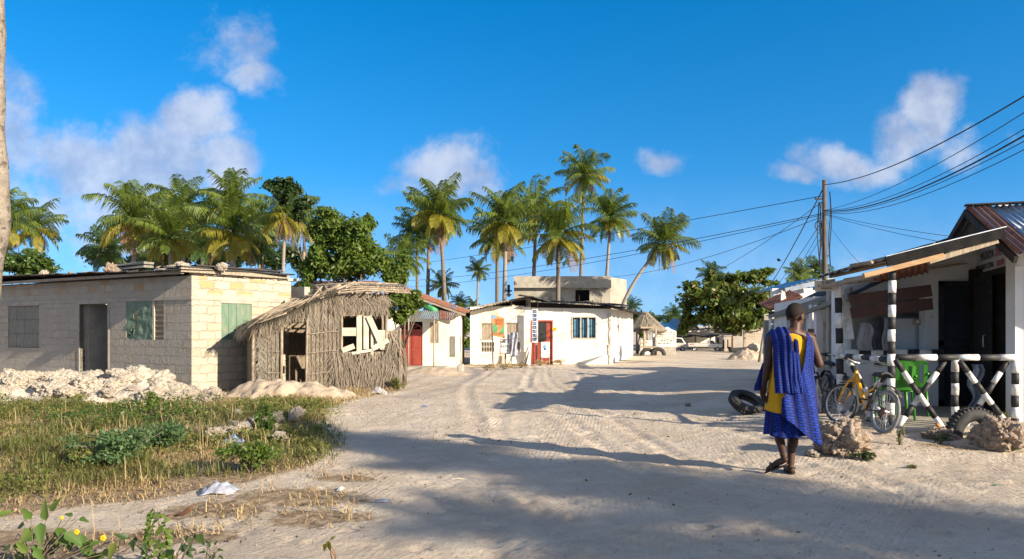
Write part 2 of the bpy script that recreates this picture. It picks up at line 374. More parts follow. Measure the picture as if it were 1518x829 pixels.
def sandmat():
    m=NT('coral_sand'); o=m.obj(); at=m.nd('Attribute',attribute_name='soil').outputs['Fac']
    c=m.mix(m.ramp(m.noise(.9,None,6,.6),.35,.65),(.50,.415,.325),(.60,.52,.42))
    c=m.mix(m.math('MULTIPLY',m.ramp(m.noise(7,None,7,.7),.45,.7),.45),c,(.42,.335,.25))
    c=m.mix(m.math('MULTIPLY',m.ramp(m.noise(45,None,6,.8),.48,.7),.5),c,(.30,.235,.175)); c=m.mix(m.math('MULTIPLY',m.ramp(m.noise(.45,m.scl((1.5,.5,1)),6,.65),.45,.7),.3),c,(.44,.375,.31))
    s=m.mix(m.ramp(m.noise(12,None,7,.75),.4,.62),(.20,.14,.085),(.40,.31,.215))
    f=m.ramp(m.math('ADD',at,m.math('MULTIPLY',m.math('SUBTRACT',m.noise(3.2,None,7,.7),.5),1.1)),.38,.62)
    c=m.mix(f,c,s)
    # drag marks: fine combed lines, two directions, only in patches
    def comb(rz,sc,seed):
        mp=m.nd('Mapping'); mp.inputs['Rotation'].default_value=(0,0,R(rz)); mp.inputs['Location'].default_value=(seed,0,0); m.l.new(o,mp.inputs['Vector'])
        w=m.nd('TexWave',wave_type='BANDS',bands_direction='X'); m.l.new(mp.outputs[0],w.inputs['Vector'])
        for k,v in (('Scale',sc),('Distortion',3.5),('Detail',3),('Detail Scale',.55)): w.inputs[k].default_value=v
        pm=m.ramp(m.noise(.55,m.scl((1.6,.45,1),mp.outputs[0]),3),.47,.60)
        return m.math('MULTIPLY',w.outputs['Fac'],pm)
    h=m.math('ADD',comb(8,5.5,2.3),comb(-22,4.2,7.1)); h=m.math('ADD',h,comb(34,6,3.3))
    n=m.bump(h,.009,.6); n=m.bump(m.noise(11,None,8,.68),.07,.9,n); n=m.bump(m.noise(70,None,5,.7),.012,.8,n)
    return m.done(c,.95,.1,n)
M['sand']=sandmat()
# ================================================================ GROUND
def build_ground():
    ys=np.concatenate([np.linspace(-60,0,25),np.linspace(0.3,3.5,16),np.arange(3.6,13,.045),np.arange(13,24,.11),np.arange(24.2,60,.5),np.geomspace(62,1500,26)])
    xs=np.concatenate([-np.geomspace(1500,13,26),np.arange(-12.6,-6,.22),np.arange(-6,7.5,.05),np.arange(7.6,12.5,.22),np.geomspace(13,1500,26)])
    X,Y=np.meshgrid(xs,ys); Z=gz(X,Y)
    near=sm(2,4,Y)*(1-sm(30,60,Y))
    rg=np.random.default_rng(3)
    def vn(sc,seed):
        n=256; t=np.random.default_rng(seed).random((n,n)); u=X*sc+999;v=Y*sc+999
        i=np.floor(u).astype(int);j=np.floor(v).astype(int);a=u-i;b=v-j;a=a*a*(3-2*a);b=b*b*(3-2*b)
        T=lambda p,q:t[p%n,q%n]
        return (T(i,j)*(1-a)+T(i+1,j)*a)*(1-b)+(T(i,j+1)*(1-a)+T(i+1,j+1)*a)*b-.5
    Z=Z+near*(.04*vn(.9,1)+.018*vn(2.3,2)+.012*vn(5.5,4)+.010*vn(11,5))
    # wheel ruts winding along the lane
    for cx,amp,ph,w,d in ((1.0,.35,.3,.12,.022),(-.55,.35,.3,.12,.020),(2.2,.6,1.4,.10,.018),(.35,.5,2.2,.10,.016),(1.7,.3,.0,.09,.015),(3.3,.5,.7,.1,.016)):
        xc=cx+amp*np.sin(Y*.23+ph)-.02*(Y-8)
        q=np.exp(-((X-xc)/w)**2); Z=Z-near*d*q*(.6+.4*np.sin(Y*26+X*9))+near*d*.5*np.exp(-((np.abs(X-xc)-1.7*w)/(.7*w))**2)
    # trodden footprints
    for k in range(420):
        fx_=rg.uniform(-3,6.5); fy_=4.6+11*rg.random()**1.3; a=rg.uniform(-.7,.7)+(PI/2 if rg.random()<.25 else 0); i0,i1=np.searchsorted(ys,[fy_-.25,fy_+.25]); j0,j1=np.searchsorted(xs,[fx_-.25,fx_+.25])
        dx=X[i0:i1,j0:j1]-fx_; dy=Y[i0:i1,j0:j1]-fy_; u=dx*math.cos(a)+dy*math.sin(a); w=-dx*math.sin(a)+dy*math.cos(a); r=np.sqrt((u/.055)**2+(w/.13)**2)
        Z[i0:i1,j0:j1]+=-.016*np.exp(-r**3)+.006*np.exp(-((r-1.35)/.3)**2)
    nx=len(xs); ny=len(ys)
    v=np.stack([X,Y,Z],-1).reshape(-1,3)
    a=(np.arange(ny-1)[:,None]*nx+np.arange(nx-1)[None,:]).ravel(); f=np.stack([a,a+1,a+nx+1,a+nx],1)
    o=npmesh('ground',v,f,M['sand'],True); tag(o,'pale coral sand lane and village ground','ground',kind='structure')
    soil=soilmask(X,Y)
    at=o.data.attributes.new('soil','FLOAT','POINT'); at.data.foreach_set('value',soil.ravel().astype(np.float32)); return o
def soilmask(X,Y,main=False):
    xb=np.interp(Y,[5,6.2,7,8.2,10,12.3,14,16,18.5,20],[-3.4,-3.2,-2.75,-2.25,-2.6,-3.2,-3.6,-3.3,-2.9,-3.4])
    yb=np.interp(X,[-8,-4.2,-3.6,-2.7,-2],[5.8,6.05,6.45,6.95,7.6])
    s=sm(.45,-.35,X-xb)*sm(-.3,.35,Y-yb)*(1-sm(19,20.5,Y))
    if main: return s
    def el(cx,cy,rx,ry): return 1-sm(.1,1.7,np.sqrt(((X-cx)/rx)**2+((Y-cy)/ry)**2))
    for e in ((-1.9,6.6,.8,.45),(-2.5,6.2,.6,.3),(-1.55,5.9,.5,.35),(-1.7,7.5,.35,.25),(-3.6,5.3,1.2,.5),(-2.5,5.5,.6,.3)): s=np.maximum(s,.8*el(*e))
    s=np.maximum(s,.5*el(5.2,8.9,1.3,.35)); s=np.maximum(s,.45*el(-1.2,33,3,.7)); s=np.maximum(s,.35*el(-.5,10.2,.7,.4))
    return s
build_ground()
# ================================================================ ROCKS
import bmesh
def rockmesh(seed,sub=4,pit=.16,flat=.8):
    bm=bmesh.new(); bmesh.ops.create_icosphere(bm,subdivisions=sub,radius=1); o=Vector((seed*7.3,seed*3.1,seed*1.7))
    for v in bm.verts:
        p=v.co.copy(); q=p*1.0+o
        d=1+.34*mnoise.noise(q*1.1)+.2*mnoise.noise(q*2.6)
        d+=pit*1.3*(abs(mnoise.noise(q*2.3))-.22)+pit*.9*(abs(mnoise.noise(q*5))-.22)+pit*.55*(abs(mnoise.noise(q*11))-.2)
        v.co=Vector((p.x*d,p.y*d,p.z*d*flat))
    me=bpy.data.meshes.new('rock'); bm.to_mesh(me); bm.free(); me.polygons.foreach_set('use_smooth',[True]*len(me.polygons)); return me
ROCK=[rockmesh(i,5,.27,.72+.08*(i%3)) for i in range(1,8)]
def rock(me,p,s,mat,label,group=None,name='coral_rock',rot=None):
    o=bpy.data.objects.new(name,me.copy() if not me.materials else me); COL.objects.link(o)
    if not o.data.materials: o.data.materials.append(mat)
    o.location=p; o.rotation_euler=rot or (random.uniform(-.4,.4),random.uniform(-.4,.4),random.uniform(0,6.3)); o.scale=s if isinstance(s,(tuple,list)) else (s,s*random.uniform(.8,1.2),s*random.uniform(.7,1))
    return tag(o,label,'rock',group)
RC=[]
for m in ROCK: m.materials.append(M['coral']); RC.append(m)
RP=[]
for i in (11,12,13):
    m=rockmesh(i,6,.29,.85); m.materials.append(M['pinkcoral']); RP.append(m)
# heap base
def heap_profile(px): return np.interp(px,[-160,0,60,110,170,195,215,245,290,345],[.5,.46,.48,.45,.56,.66,.54,.38,.20,.04])
hb=MB(); rows=[]
for i in range(26):
    t=i/25; row=[]
    for j in range(90):
        px=-190+j*6.2; Y=13.4+2.8*t; p=PX(px,480,Y); h=heap_profile(px)*math.sin(PI*min(1,.04+t*.75))**.8
        n=mnoise.noise(Vector((p.x*2.4,p.y*2.4,0)))*.16+mnoise.noise(Vector((p.x*6,p.y*6,3)))*.08+abs(mnoise.noise(Vector((p.x*14,p.y*14,3))))*.07
        row.append(Vector((p.x,Y,g0(p.x,Y)-.06+max(0,h*.8+n*min(1,h*4)))))
    rows.append(row)
tag(hb.grid(rows).build('rubble',M['rubble'],smooth=True),'loose broken coral rubble banked under the rocks in front of the block house','rubble',kind='stuff')
rs=random.Random(21)
for k in range(175):
    px=rs.uniform(-60,335); t=rs.random(); Y=13.5+2.1*t; p=PX(px,480,Y); h=float(heap_profile(px))*math.sin(PI*min(1,.04+(Y-13.4)/2.8*.75))**.8
    s=rs.choice((.07,.09,.12,.16,.2,.25))*(1 if px<260 else .6)
    rock(RC[k%7],(p.x,Y,g0(p.x,Y)+h*.78+rs.uniform(-.05,.04)),s,None,'pale jagged coral rock in the heap before the grey block house','coral rocks heaped before the block house')
# big rocks by the shop
rk=GP(1252,676)
big=rock(RP[0],(rk.x,rk.y+.1,rk.z+.17),(.30,.27,.245),None,'big pitted pinkish coral boulder on the sand beside the walking man','','coral_boulder',(.1,-.1,.4))
r2=GP(1480,664); rock(RP[1],(r2.x+.03,r2.y+.05,r2.z+.15),(.27,.24,.22),None,'pitted pinkish coral boulder leaning on the half buried tyre','','coral_boulder',(0,.2,1.4))
r3=GP(1205,678); rock(RC[2],(r3.x,r3.y,r3.z+.04),(.085,.07,.065),None,'small whitish stone between the big coral boulder and the man','','white_stone')
r4=GP(1232,674); rock(RC[4],(r4.x,r4.y,r4.z+.02),(.04,.04,.03),None,'tiny pale stone just under the big pinkish boulder','','white_stone')
r5=GP(1400,652); rock(RP[2],(r5.x,r5.y+.1,r5.z+.03),(.20,.16,.11),None,'low crumbling pink lump of coral at the foot of the striped railing','','coral_rock',(0,0,.3))
for k,(px,py,s) in enumerate(((1020,602,.06),(930,661,.02),(1168,700,.03),(945,615,.045))):
    q=GP(px,py); rock(RC[k],(q.x,q.y,q.z+s*.3),s,None,'small loose stone lying on the open sand lane','loose stones on the lane','stone')
# trash pile of stones in the grass
for k in range(26):
    px=rs.gauss(385,28); py=rs.gauss(640,11); q=GP(px,py); s=rs.uniform(.04,.12)
    rock(RC[k%7],(q.x,q.y,q.z+s*.4+rs.random()*.1),s,None,'dusty grey stone in the small dumped pile at the edge of the weeds','stones dumped at the edge of the weeds','dumped_stone')
# sand heap in front of the hut
def heap(name,label,cx,cy,rx,ry,h,mat,rz=0,nz=.12,cat='sand heap'):
    m=MB(); P=[]
    for i in range(46):
        row=[]
        for j in range(70):
            u=-1.05+2.1*j/69; v=-1.05+2.1*i/45; r=math.hypot(u,v)
            x=cx+(u*rx)*math.cos(rz)-(v*ry)*math.sin(rz); y=cy+(u*rx)*math.sin(rz)+(v*ry)*math.cos(rz)
            a=max(0,1-r); b=a*a*(3-2*a) if a<1 else 1; b=b**.75
            n=mnoise.noise(Vector((x*2.1,y*2.1,1)))*.9+mnoise.noise(Vector((x*5.2,y*5.2,1)))*.5+mnoise.noise(Vector((x*13,y*13,1)))*.22
            row.append(Vector((x,y,g0(x,y)-.05+h*b*1.1+nz*n*h*min(1,b*3))))
        P.append(row)
    return tag(m.grid(P).build(name,mat,smooth=True),label,cat)
heap('sand_heap','long low heap of lumpy pinkish sand in front of the palm leaf hut',-4.75,15.9,1.9,1.0,.40,M['sandheap'],.1,.4)
# ================================================================ GREY BLOCK HOUSE
C0=GP(284,583); C0=Vector((C0.x,C0.y,0)); th=math.atan2(-.527,.85)
ux=Vector((math.cos(th),math.sin(th),0)); uy=Vector((-math.sin(th),math.cos(th),0))
def fx(px): return -onray(px,C0,-ux)      # facade local x
def sy(px): return onray(px,C0,uy)        # side wall local y
HA=thing('block_house','unfinished grey coral block house with low dark sheet roof and green shutters','house',C0,th)
d0,d1=fx(118),fx(160); a0,a1=fx(12),fx(58); b0,b1=fx(187),fx(245); s0,s1=sy(328),sy(373); WT=2.70
MB().wall(-13.5,0,-.4,WT,.2,[(a0,a1,.90,2.10),(d0,d1,-.3,2.10),(b0,b1,1.20,2.13)]).build('front_wall',M['block'],HA)
Mside=Matrix.Rotation(PI/2,4,'Z')
MB().wall(.2,2.95,-.4,WT,.2,[(s0,s1,1.2,2.08)],Mside).build('side_wall',M['block_side'],HA)
MB().wall(.2,4.0,-.4,2.55,.2,(),Matrix.Translation((-13.3,0,0))@Mside).wall(-13.5,-.2,-.4,2.6,.2,(),Matrix.Translation((0,3.6,0))).box((-9.3,.22,-.4),(-9.1,3.6,2.6)).build('inner_wall',M['plaster'],HA)
# crumbling top course on the side wall
m=MB(); y=.05
while y<2.9:
    w=random.uniform(.12,.28); m.cbox((-.1+random.uniform(-.015,.03),y+w/2,WT+.035+random.uniform(-.01,.03)),(.2,w*.9,random.uniform(.06,.12)),0,Matrix.Rotation(random.uniform(-.1,.1),4,'X')); y+=w
m.build('top_course',M['coral'],HA,bevel=.012)
# door reveal / posts
MB().box((d0-.07,-.012,-.3),(d0,.14,2.16)).box((d1,-.014,-.3),(d1+.06,.14,2.16)).box((d0-.07,-.016,2.10),(d1+.06,.14,2.17)).build('door_surround',M['plaster'],HA)
MB().box((d0+.01,.2,-.4),(d0+.05,1.3,2.1)).build('passage_wall',M['plaster'],HA)
# left shutter (grey boards)
w=MB(); n=4
for i in range(n):
    for j in range(3):
        x0=a0+(a1-a0)*i/n; z0=.90+1.2*j/3; w.box((x0+.006,.03+random.uniform(-.006,.006),z0+.006),(x0+(a1-a0)/n-.006,.055,z0+.394))
w.box((a0,.06,.90),(a1,.075,2.1)); sh=w.build('shutter',M['greywood'],HA); sh['label']='grey weathered board shutter'
MB().box((a0-.04,-.012,.86),(a1+.04,.03,.90)).box((a0-.04,-.012,2.10),(a1+.04,.03,2.14)).build('window_frame',M['plaster'],HA)
# right window: torn green sheet + louvres
bm_=b0+(b1-b0)*.68; w=MB(); P=[]
for i in range(15):
    row=[]
    for j in range(15):
        x=b0+(bm_-b0)*j/14; z=1.2+.93*i/14; e=.03*mnoise.noise(Vector((x*6,z*7,2)))
        row.append(Vector((x-(.05*abs(mnoise.noise(Vector((z*9,1,1)))) if j==14 else 0),.01+e,z)))
    P.append(row)
ngr=[]; w.grid(P); hole={(7,4),(8,4),(9,4),(8,5),(6,5),(5,5),(4,5),(4,4),(3,3),(10,4),(2,2),(2,3),(1,1)}
fs=[];ms=[]
for i in range(14):
    for j in range(14):
        if (i,j) not in hole: fs.append(w.f[i*14+j]); ms.append(0)
w.f=fs;w.m=ms; sh=w.build('shutter',M['greenpaint'],HA,solid=.012); sh['label']='torn faded green shutter'
w=MB().box((bm_,.0,1.2),(bm_+.07,.06,2.13),0).box((b1-.06,.0,1.2),(b1,.06,2.13),0)
for i in range(7): w.cbox(((bm_+b1)/2+.01,.05,1.28+.128*i),(b1-bm_-.1,.07,.012),0,Matrix.Rotation(.5,4,'X'))
w.build('louvre_frame',M['boardpale'],HA)
# side shutter, vertical green boards
w=MB(); n=4
for i in range(n):
    y0=s0+(s1-s0)*i/n; w.box((-.05,y0+.004,1.2),(-.02+random.uniform(0,.008),y0+(s1-s0)/n-.004,2.08))
sh=w.build('shutter',M['greenpaint'],HA); sh['label']='faded green vertical board shutter on the side wall'
MB().box((-.03,s0-.05,1.14),(.02,s1+.05,1.2)).box((-.03,s0-.05,2.08),(.012,s1+.05,2.14)).build('window_frame',M['plaster'],HA)
# ring beam band
MB().box((-13.5,-.02,2.14),(.02,.1,2.22)).box((-.1,.1,2.14),(.022,2.95,2.235)).build('ring_beam',M['plaster'],HA)
# roof: overlapping sheets
rf=MB()
x=-13.8
while x<.2:
    w_=random.uniform(.75,.95); z=2.80-.016*x+random.uniform(-.01,.02)
    rf.corr((x,-.42+random.uniform(-.06,.05),z),(min(x+w_,.16),-.42+random.uniform(-.05,.05),z-.012),(x+random.uniform(-.03,.03),3.0,z+.08),.085,.014,0,3,.02); x+=w_-.06
r_=rf.build('roof',M['oldtin'],HA)
rf=MB()
for i in range(5): rf.box((-13.6,-.3+i*.85,2.72),(.05,-.23+i*.85,2.79))
rf.box((.05,-.35,2.76),(.12,2.8,2.86)); rf.build('roof_timber',M['woodh'],r_)
rf=MB()
for (a,b) in (((-.2,-.2,2.90),(.12,2.7,2.86)),((-.2,.2,2.95),(.1,2.5,2.93)),((-.7,-.3,2.90),(.0,2.2,2.97))): rf.beam(a,b,.3,.035,jit=.1)
rf.build('loose_roof_board',M['oldtin'],r_)
for k,(px,py,sz) in enumerate(((60,398,.11),(123,401,.06),(160,392,.17),(250,391,.12),(266,388,.16),(325,389,.13),(233,392,.1),(100,402,.07))):
    s=fx(px) if px<284 else -.3; p=C0+ux*s+uy*.1; X=PX(px,480,p.y)
    rock(RC[k%7] if k!=2 else RP[2],(X.x,p.y+.15,2.84-.016*s+sz*.55),sz,None,'rough coral stone weighing down the sheet roof of the block house','stones on the block house roof','roof_stone')
bd=MB(); p=C0+ux*fx(160)+uy*.8; 
for dz in (0,.09): bd.beam(p+ux*-.9+Vector((0,0,3.06+dz)),p+ux*.5+Vector((0,0,3.08+dz)),.28,.06,jit=.15)
tag(bd.build('board_stack',M['greywood']),'two dark boards lying on the block house roof beside a pink stone','boards')
# ================================================================ PALM LEAF HUT
F0=PX(372,480,17.0); F0.z=0; F1=PX(593,480,18.4); F1.z=0; hx=(F1-F0).normalized(); hth=math.atan2(hx.y,hx.x); HL=(F1-F0).length
zg=g0(F0.x,F0.y)
HU=thing('palm_leaf_hut','small leaning hut walled with grey dried palm leaf mats','hut',(F0.x,F0.y,zg),hth)
def hl(px): return onray(px,F0,hx)
zt=lambda x: float(np.interp(x,[-.3,0,.6,1.2,1.75,2.4,3.4,3.9],[1.42,1.56,1.80,2.10,2.36,2.42,2.34,2.3]))
dx0,dx1=hl(418),hl(453); wx0,wx1=hl(507),hl(566); xe=hl(572)
DZ=1.66; WZ0,WZ1=.93,1.80
# backing mats (thin woven panels with real depth)
bk=MB()
def panel(x0,x1,z0,z1=None,y=0):
    n=max(2,int((x1-x0)/.12)); 
    for i in range(n):
        a=x0+(x1-x0)*i/n;b=x0+(x1-x0)*(i+1)/n; ta=z1 if z1 else zt(a); tb=z1 if z1 else zt(b)
        o=random.uniform(-.012,.012); bk.add([(a,y+o,z0),(b,y+o,z0),(b,y+o,tb),(a,y+o,ta),(a,y+.04,z0),(b,y+.04,z0),(b,y+.04,tb),(a,y+.04,ta)],[(0,1,2,3),(5,4,7,6),(3,2,6,7),(1,0,4,5),(0,3,7,4),(2,1,5,6)])
panel(0,dx0,-.1); panel(dx0,dx1,DZ); panel(dx1,wx0,-.1); panel(wx0,wx1,-.1,WZ0); panel(wx0,wx1,WZ1); panel(wx1,xe,-.1); panel(xe,HL,-.1,1.45)
bk.build('front_wall',M['thatchd'],HU)
bk=MB()
bk.box((0,.05,-.1),(.04,2.4,1.5)).box((.04,2.36,-.1),(HL-.3,2.4,2.3)).box((HL-.34,.05,-.1),(HL-.3,2.36,2.2)); bk.build('back_wall',M['thatchd'],HU)
st=[];sg=[]; rr=random.Random(5)
V=Vector
def fib(lst,x,y,z,ang,L,w,bend=0): # strand hanging in the wall plane, ang from straight down
    d=V((math.sin(ang),rr.uniform(-.12,.02),-math.cos(ang))); sd=V((math.cos(ang),rr.uniform(-.5,.5),math.sin(ang)))
    lst.append((V((x,y,z)),d,L,w,sd,V((bend,-.02*rr.random(),0))))
def mat_cols(x0,x1,z0,zf,colw,lst):
    x=x0
    while x<x1:
        w=colw*rr.uniform(.8,1.2); z=z0
        top=zf(x+w/2)
        while z<top:
            for sgn in (-1,1):
                fib(lst,x+w/2,-.015-rr.random()*.02,z+rr.uniform(.02,.08),sgn*rr.uniform(.25,.5),w*rr.uniform(.8,1.15),rr.uniform(.009,.017))
            z+=rr.uniform(.018,.03)
        x+=w
mat_cols(.02,dx0-.08,-.02,lambda x:zt(x)-.12,.085,sg)
mat_cols(dx1+.02,wx0-.08,-.02,lambda x:1.62,.10,st)
mat_cols(dx1+.02,wx0-.08,1.5,lambda x:zt(x)-.05,.16,sg)
mat_cols(dx0,dx1,DZ+.05,lambda x:zt(x)-.02,.15,sg)
for i in range(900): # shaggy skirt under the window and right of it
    x=rr.uniform(wx0-.25,HL); z=rr.uniform(.3,WZ0+.02) if x<xe else rr.uniform(.3,1.45); fib(st,x,-.03-rr.random()*.09,z,rr.gauss(0,.22),rr.uniform(.25,.55),rr.uniform(.008,.018),rr.uniform(-.08,.08))
for i in range(700): # mats over the window, fringe
    x=rr.uniform(wx0-.3,xe+.05); z=rr.uniform(WZ1+.12,zt(x)-.02); fib(st,x,-.03-rr.random()*.06,z,rr.gauss(.5,.3) if z>WZ1+.3 else rr.gauss(0,.25),rr.uniform(.10,.24),rr.uniform(.008,.016),rr.uniform(-.05,.05))
for i in range(300): # bundles hanging over door and at left corner, loose strands
    x=rr.choice((rr.gauss(dx0-.02,.10),rr.gauss(dx0+.25,.2),rr.gauss(dx1+.05,.06),rr.uniform(0,dx0),rr.gauss(hl(390),.05))); fib(st,x,-.05-rr.random()*.1,zt(x)-rr.uniform(.0,.12),rr.gauss(0,.18),rr.uniform(.15,.4),rr.uniform(.008,.018),rr.uniform(-.06,.06))
for i in range(260): # dark seam down the left mats
    x=hl(386)+rr.gauss(0,.03); fib(sg,x,-.06-rr.random()*.04,rr.uniform(.1,1.35),rr.gauss(0,.7),rr.uniform(.08,.2),.014,rr.uniform(-.05,.05))
MB().strands(st).build('palm_matting',M['strand'],HU)
MB().strands(sg).build('woven_mat',M['strandg'],HU)
# ties along the mats
for z in (.45,.95,1.4):
  for t in (MB().tube([(x,-.05+.01*math.sin(x*9),z+.03*math.sin(x*4)) for x in np.linspace(.03,dx0-.05,8)],.008,5),MB().tube([(x,-.06+.01*math.sin(x*9),z+.03*math.sin(x*4)) for x in np.linspace(dx1+.05,wx0-.1,10)],.008,5)): t.build('tie_stick',M['wood'],HU)
t=MB()
for (x,z1,r) in ((dx0-.03,1.8,.035),(dx1+.02,1.8,.03),(wx0-.03,2.3,.035),(xe,2.38,.04),(HL-.02,1.5,.03),(.03,1.6,.035)):
    t.tube([(x+random.uniform(-.02,.02),-.02,-.1),(x+random.uniform(-.02,.02),-.03,z1*.5),(x+.02,-.02,z1)],r,8)
t.build('corner_pole',M['pole'],HU,True)
# window boards: pale planks nailed across
t=MB(); Wc=(wx0+wx1)/2
t.box((hl(528),-.05,.86),(hl(536),-.02,1.82)).box((hl(538),-.06,1.0),(hl(546),-.03,1.80)).box((hl(549),-.05,.84),(hl(553),-.02,1.5)).box((wx0-.02,-.075,1.32),(hl(527),-.05,1.52)).box((hl(555),-.045,.98),(xe-.02,-.02,1.46))
t.beam((hl(545),-.10,1.80),(hl(566),-.10,1.02),.14,.02,up=(0,1,0)); t.beam((wx0-.02,-.09,.97),(hl(524),-.09,1.08),.13,.02,up=(0,1,0)); t.beam((hl(520),-.1,.90),(hl(552),-.1,.98),.07,.02,up=(0,1,0)); t.beam((hl(550),-.115,1.0),(hl(574),-.115,1.22),.12,.02,up=(0,1,0))
o=t.build('window_board',M['paleplank'],HU,bevel=.004)
# roof
rf=MB(); P=[]; xs_=[-.16,-.02,.15,.3,.5,.7,.9,1.15,1.4,1.6,1.9]
for j,y in enumerate((-.22,.4,1.2,2.0,2.6)): P.append([V((x,y+(.16*mnoise.noise(V((x*7,1,2))) if j==0 else 0),zt(x)+.03+.07*y/2.6+.11*mnoise.noise(V((x*4.5,y*4,0))))) for x in xs_])
rf.grid(P); P=[]
for j,y in enumerate((-.15,.5,1.2,2.6)): P.append([V((x,y,2.36+.20*min(1,(y+.15)/1.2)+.03*mnoise.noise(V((x*3,y*3,0))))) for x in (1.85,2.4,2.9,3.5,3.85)])
rf.grid(P[1:]); ro=rf.build('roof',M['thatchd'],HU,solid=.03)
items=[]
for i in range(750):
    x=rr.uniform(-.2,1.95); y=rr.uniform(-.3,.9); d=V((rr.gauss(-.65,.35),rr.gauss(-.5,.35),-.45+rr.gauss(0,.25))); 
    items.append((V((x,y,zt(x)+.06+.03*y+rr.random()*.04)),d.normalized(),rr.uniform(.15,.4),rr.uniform(.014,.028),V((.3,-.8,.3)).normalized(),V((0,0,-rr.random()*.1))))
for i in range(420):
    x=rr.uniform(-.24,.0); y=rr.uniform(-.25,1.6); items.append((V((x,y,zt(x)+.04)),V((rr.gauss(-.25,.2),rr.gauss(-.1,.15),-1)).normalized(),rr.uniform(.15,.34),rr.uniform(.014,.028),V((.4,-.9,0)).normalized(),V((0,0,0))))
for i in range(700):
    x=rr.uniform(1.8,3.8); y=rr.uniform(.5,2.4); items.append((V((x,y,2.60+rr.random()*.05)),V((rr.gauss(0,.3),-1,-.1)).normalized(),rr.uniform(.2,.5),.02,V((1,0,.2)).normalized(),V((0,0,-.04))))
for i in range(650):
    x=rr.uniform(-.25,1.9); items.append((V((x,-.24-rr.random()*.06,zt(x)+rr.uniform(-.02,.09))),V((rr.gauss(-.35,.3),rr.gauss(-.15,.15),-1)).normalized(),rr.uniform(.06,.26)*(1 if rr.random()<.8 else 1.5),rr.uniform(.008,.018),V((.5,-.8,0)).normalized(),V((rr.gauss(0,.03),0,0))))
MB().strands(items).build('thatch',M['strandg'],ro)
t=MB()
for i in range(12):
    x=1.55+i*.2; t.tube([(x+random.uniform(-.1,.1)-.12,-.28,2.36+random.uniform(-.03,.03)),(x,.5,2.52),(x+random.uniform(0,.2),1.3,2.62)],.026,7)
for k in range(5): t.tube([(1.2+.1*k,-.2+.3*k,2.26+.08*k),(2.6,-.22+.3*k,2.42+.06*k),(HL+.2,-.2+.3*k,2.38+.07*k)],.024,7)
for k in range(4): t.tube([(-.22,-.2+.5*k,1.50),(.8,-.27+.5*k,1.99+.03*k),(2.0,-.22+.5*k,2.53)],.024,7)
[t.tube([(x,-.30-random.random()*.1,zt(x)+.0),(x+.35+random.random()*.3,-.2,zt(x+.45)+.14+random.uniform(-.03,.08))],.012+.008*random.random(),6) for x in (-.1,.2,.45,.7,.95,1.2,1.45)]; t.tube([(.1,-.34,1.62),(.75,-.33,1.86)],.018,6); t.tube([(.5,-.36,1.84),(1.5,-.3,2.3)],.016,6); t.tube([(.9,-.3,2.0),(2.35,-.2,2.62)],.024,7); t.tube([(1.5,-.32,2.2),(2.6,.4,2.66)],.022,7)
t.build('rafter',M['pole'],ro,True)
# ================================================================ RUST ROOFED HOUSE BEHIND THE HUT
RB=thing('rusty_roofed_house','house with broken rusty iron roof showing between the block house and the hut','house',PX(440,480,23.5)*1,0); RB.location.z=-.1
MB().wall(-1.1,2.2,-.3,2.35,.2).build('wall',M['plaster'],RB)
r_=MB().corr((-.45,-.5,2.42),(2.3,-.5,2.42),(-.45,1.7,3.15),.09,.015).build('roof',M['rust'],RB)
MB().beam((-.3,-.55,2.5),(.6,-.2,2.95),.3,.02,up=(0,-.6,1)).build('loose_sheet',M['rust'],r_)
# ================================================================ CREAM HOUSE
cw=GP(675,544); YC=cw.y; CH=thing('cream_house','cream washed house with rust red sheet roof and red double door','house',(cw.x,YC,g0(cw.x,YC)),R(-3))
lx=lambda px,dY=0:((px-CX)/F*(YC+dY)-cw.x)
zz=lambda py,dY=0: zpx(py,YC+dY)-g0(cw.x,YC)
dl,dr=lx(592),lx(626); wl,wr=lx(637),lx(650)
MB().wall(lx(540),0,-.3,zz(461),.2,[(dl,dr,-.1,zz(477)),(wl,wr,zz(509),zz(478))]).build('front_wall',M['cream'],CH)
MB().wall(.2,3.4,-.3,2.4,.2,(),Mside).build('side_wall',M['cream'],CH)
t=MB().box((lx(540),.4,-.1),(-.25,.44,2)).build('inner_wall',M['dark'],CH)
for k,(a,b) in enumerate(((dl+.02,(dl+dr)/2-.01),((dl+dr)/2+.01,dr-.02))):
    d=MB().box((a,.03,0),(b,.07,zz(490)))
    for z0,z1 in ((.08,.75),(.85,zz(492)-.05)): d.box((a+.07,.015,z0),(b-.07,.03,z1))
    d.build('door',M['redpaint'],CH,bevel=.006)
t=MB(); c=(dl+dr)/2; rad=(dr-dl)/2-.04
t.tube([(c+rad*math.cos(a),.03,zz(490)+.04+rad*.55*math.sin(a)) for a in np.linspace(0,PI,13)],.03,6)
for a in (PI*.25,PI*.5,PI*.75): t.tube([(c,.03,zz(490)+.04),(c+rad*math.cos(a),.03,zz(490)+.04+rad*.55*math.sin(a))],.015,5)
t.box((dl,.02,zz(490)-.02),(dr,.06,zz(490)+.05)); t.build('fanlight',M['redpaint'],CH)
t=MB(); 
for i in range(3): x0=wl+(wr-wl)*i/3; t.box((x0+.004,.03,zz(509)),(x0+(wr-wl)/3-.004,.06,zz(478)))
t.build('window_shutter',M['wood'],CH)
a,b=lx(581),lx(692); zl,zr=zz(427)+.05,zz(465)
r_=MB().corr((a,-.55,zl),(a,1.6,zl+.16),(b,-.55,zr),.09,.016,0,3,.03).build('roof',M['rust'],CH)
MB().beam((a,-.5,zl-.07),(b,-.5,zr-.07),.06,.1).beam((a,1,zl+.1),(b,1,zr+.1),.06,.1).build('rafter',M['woodh'],r_)
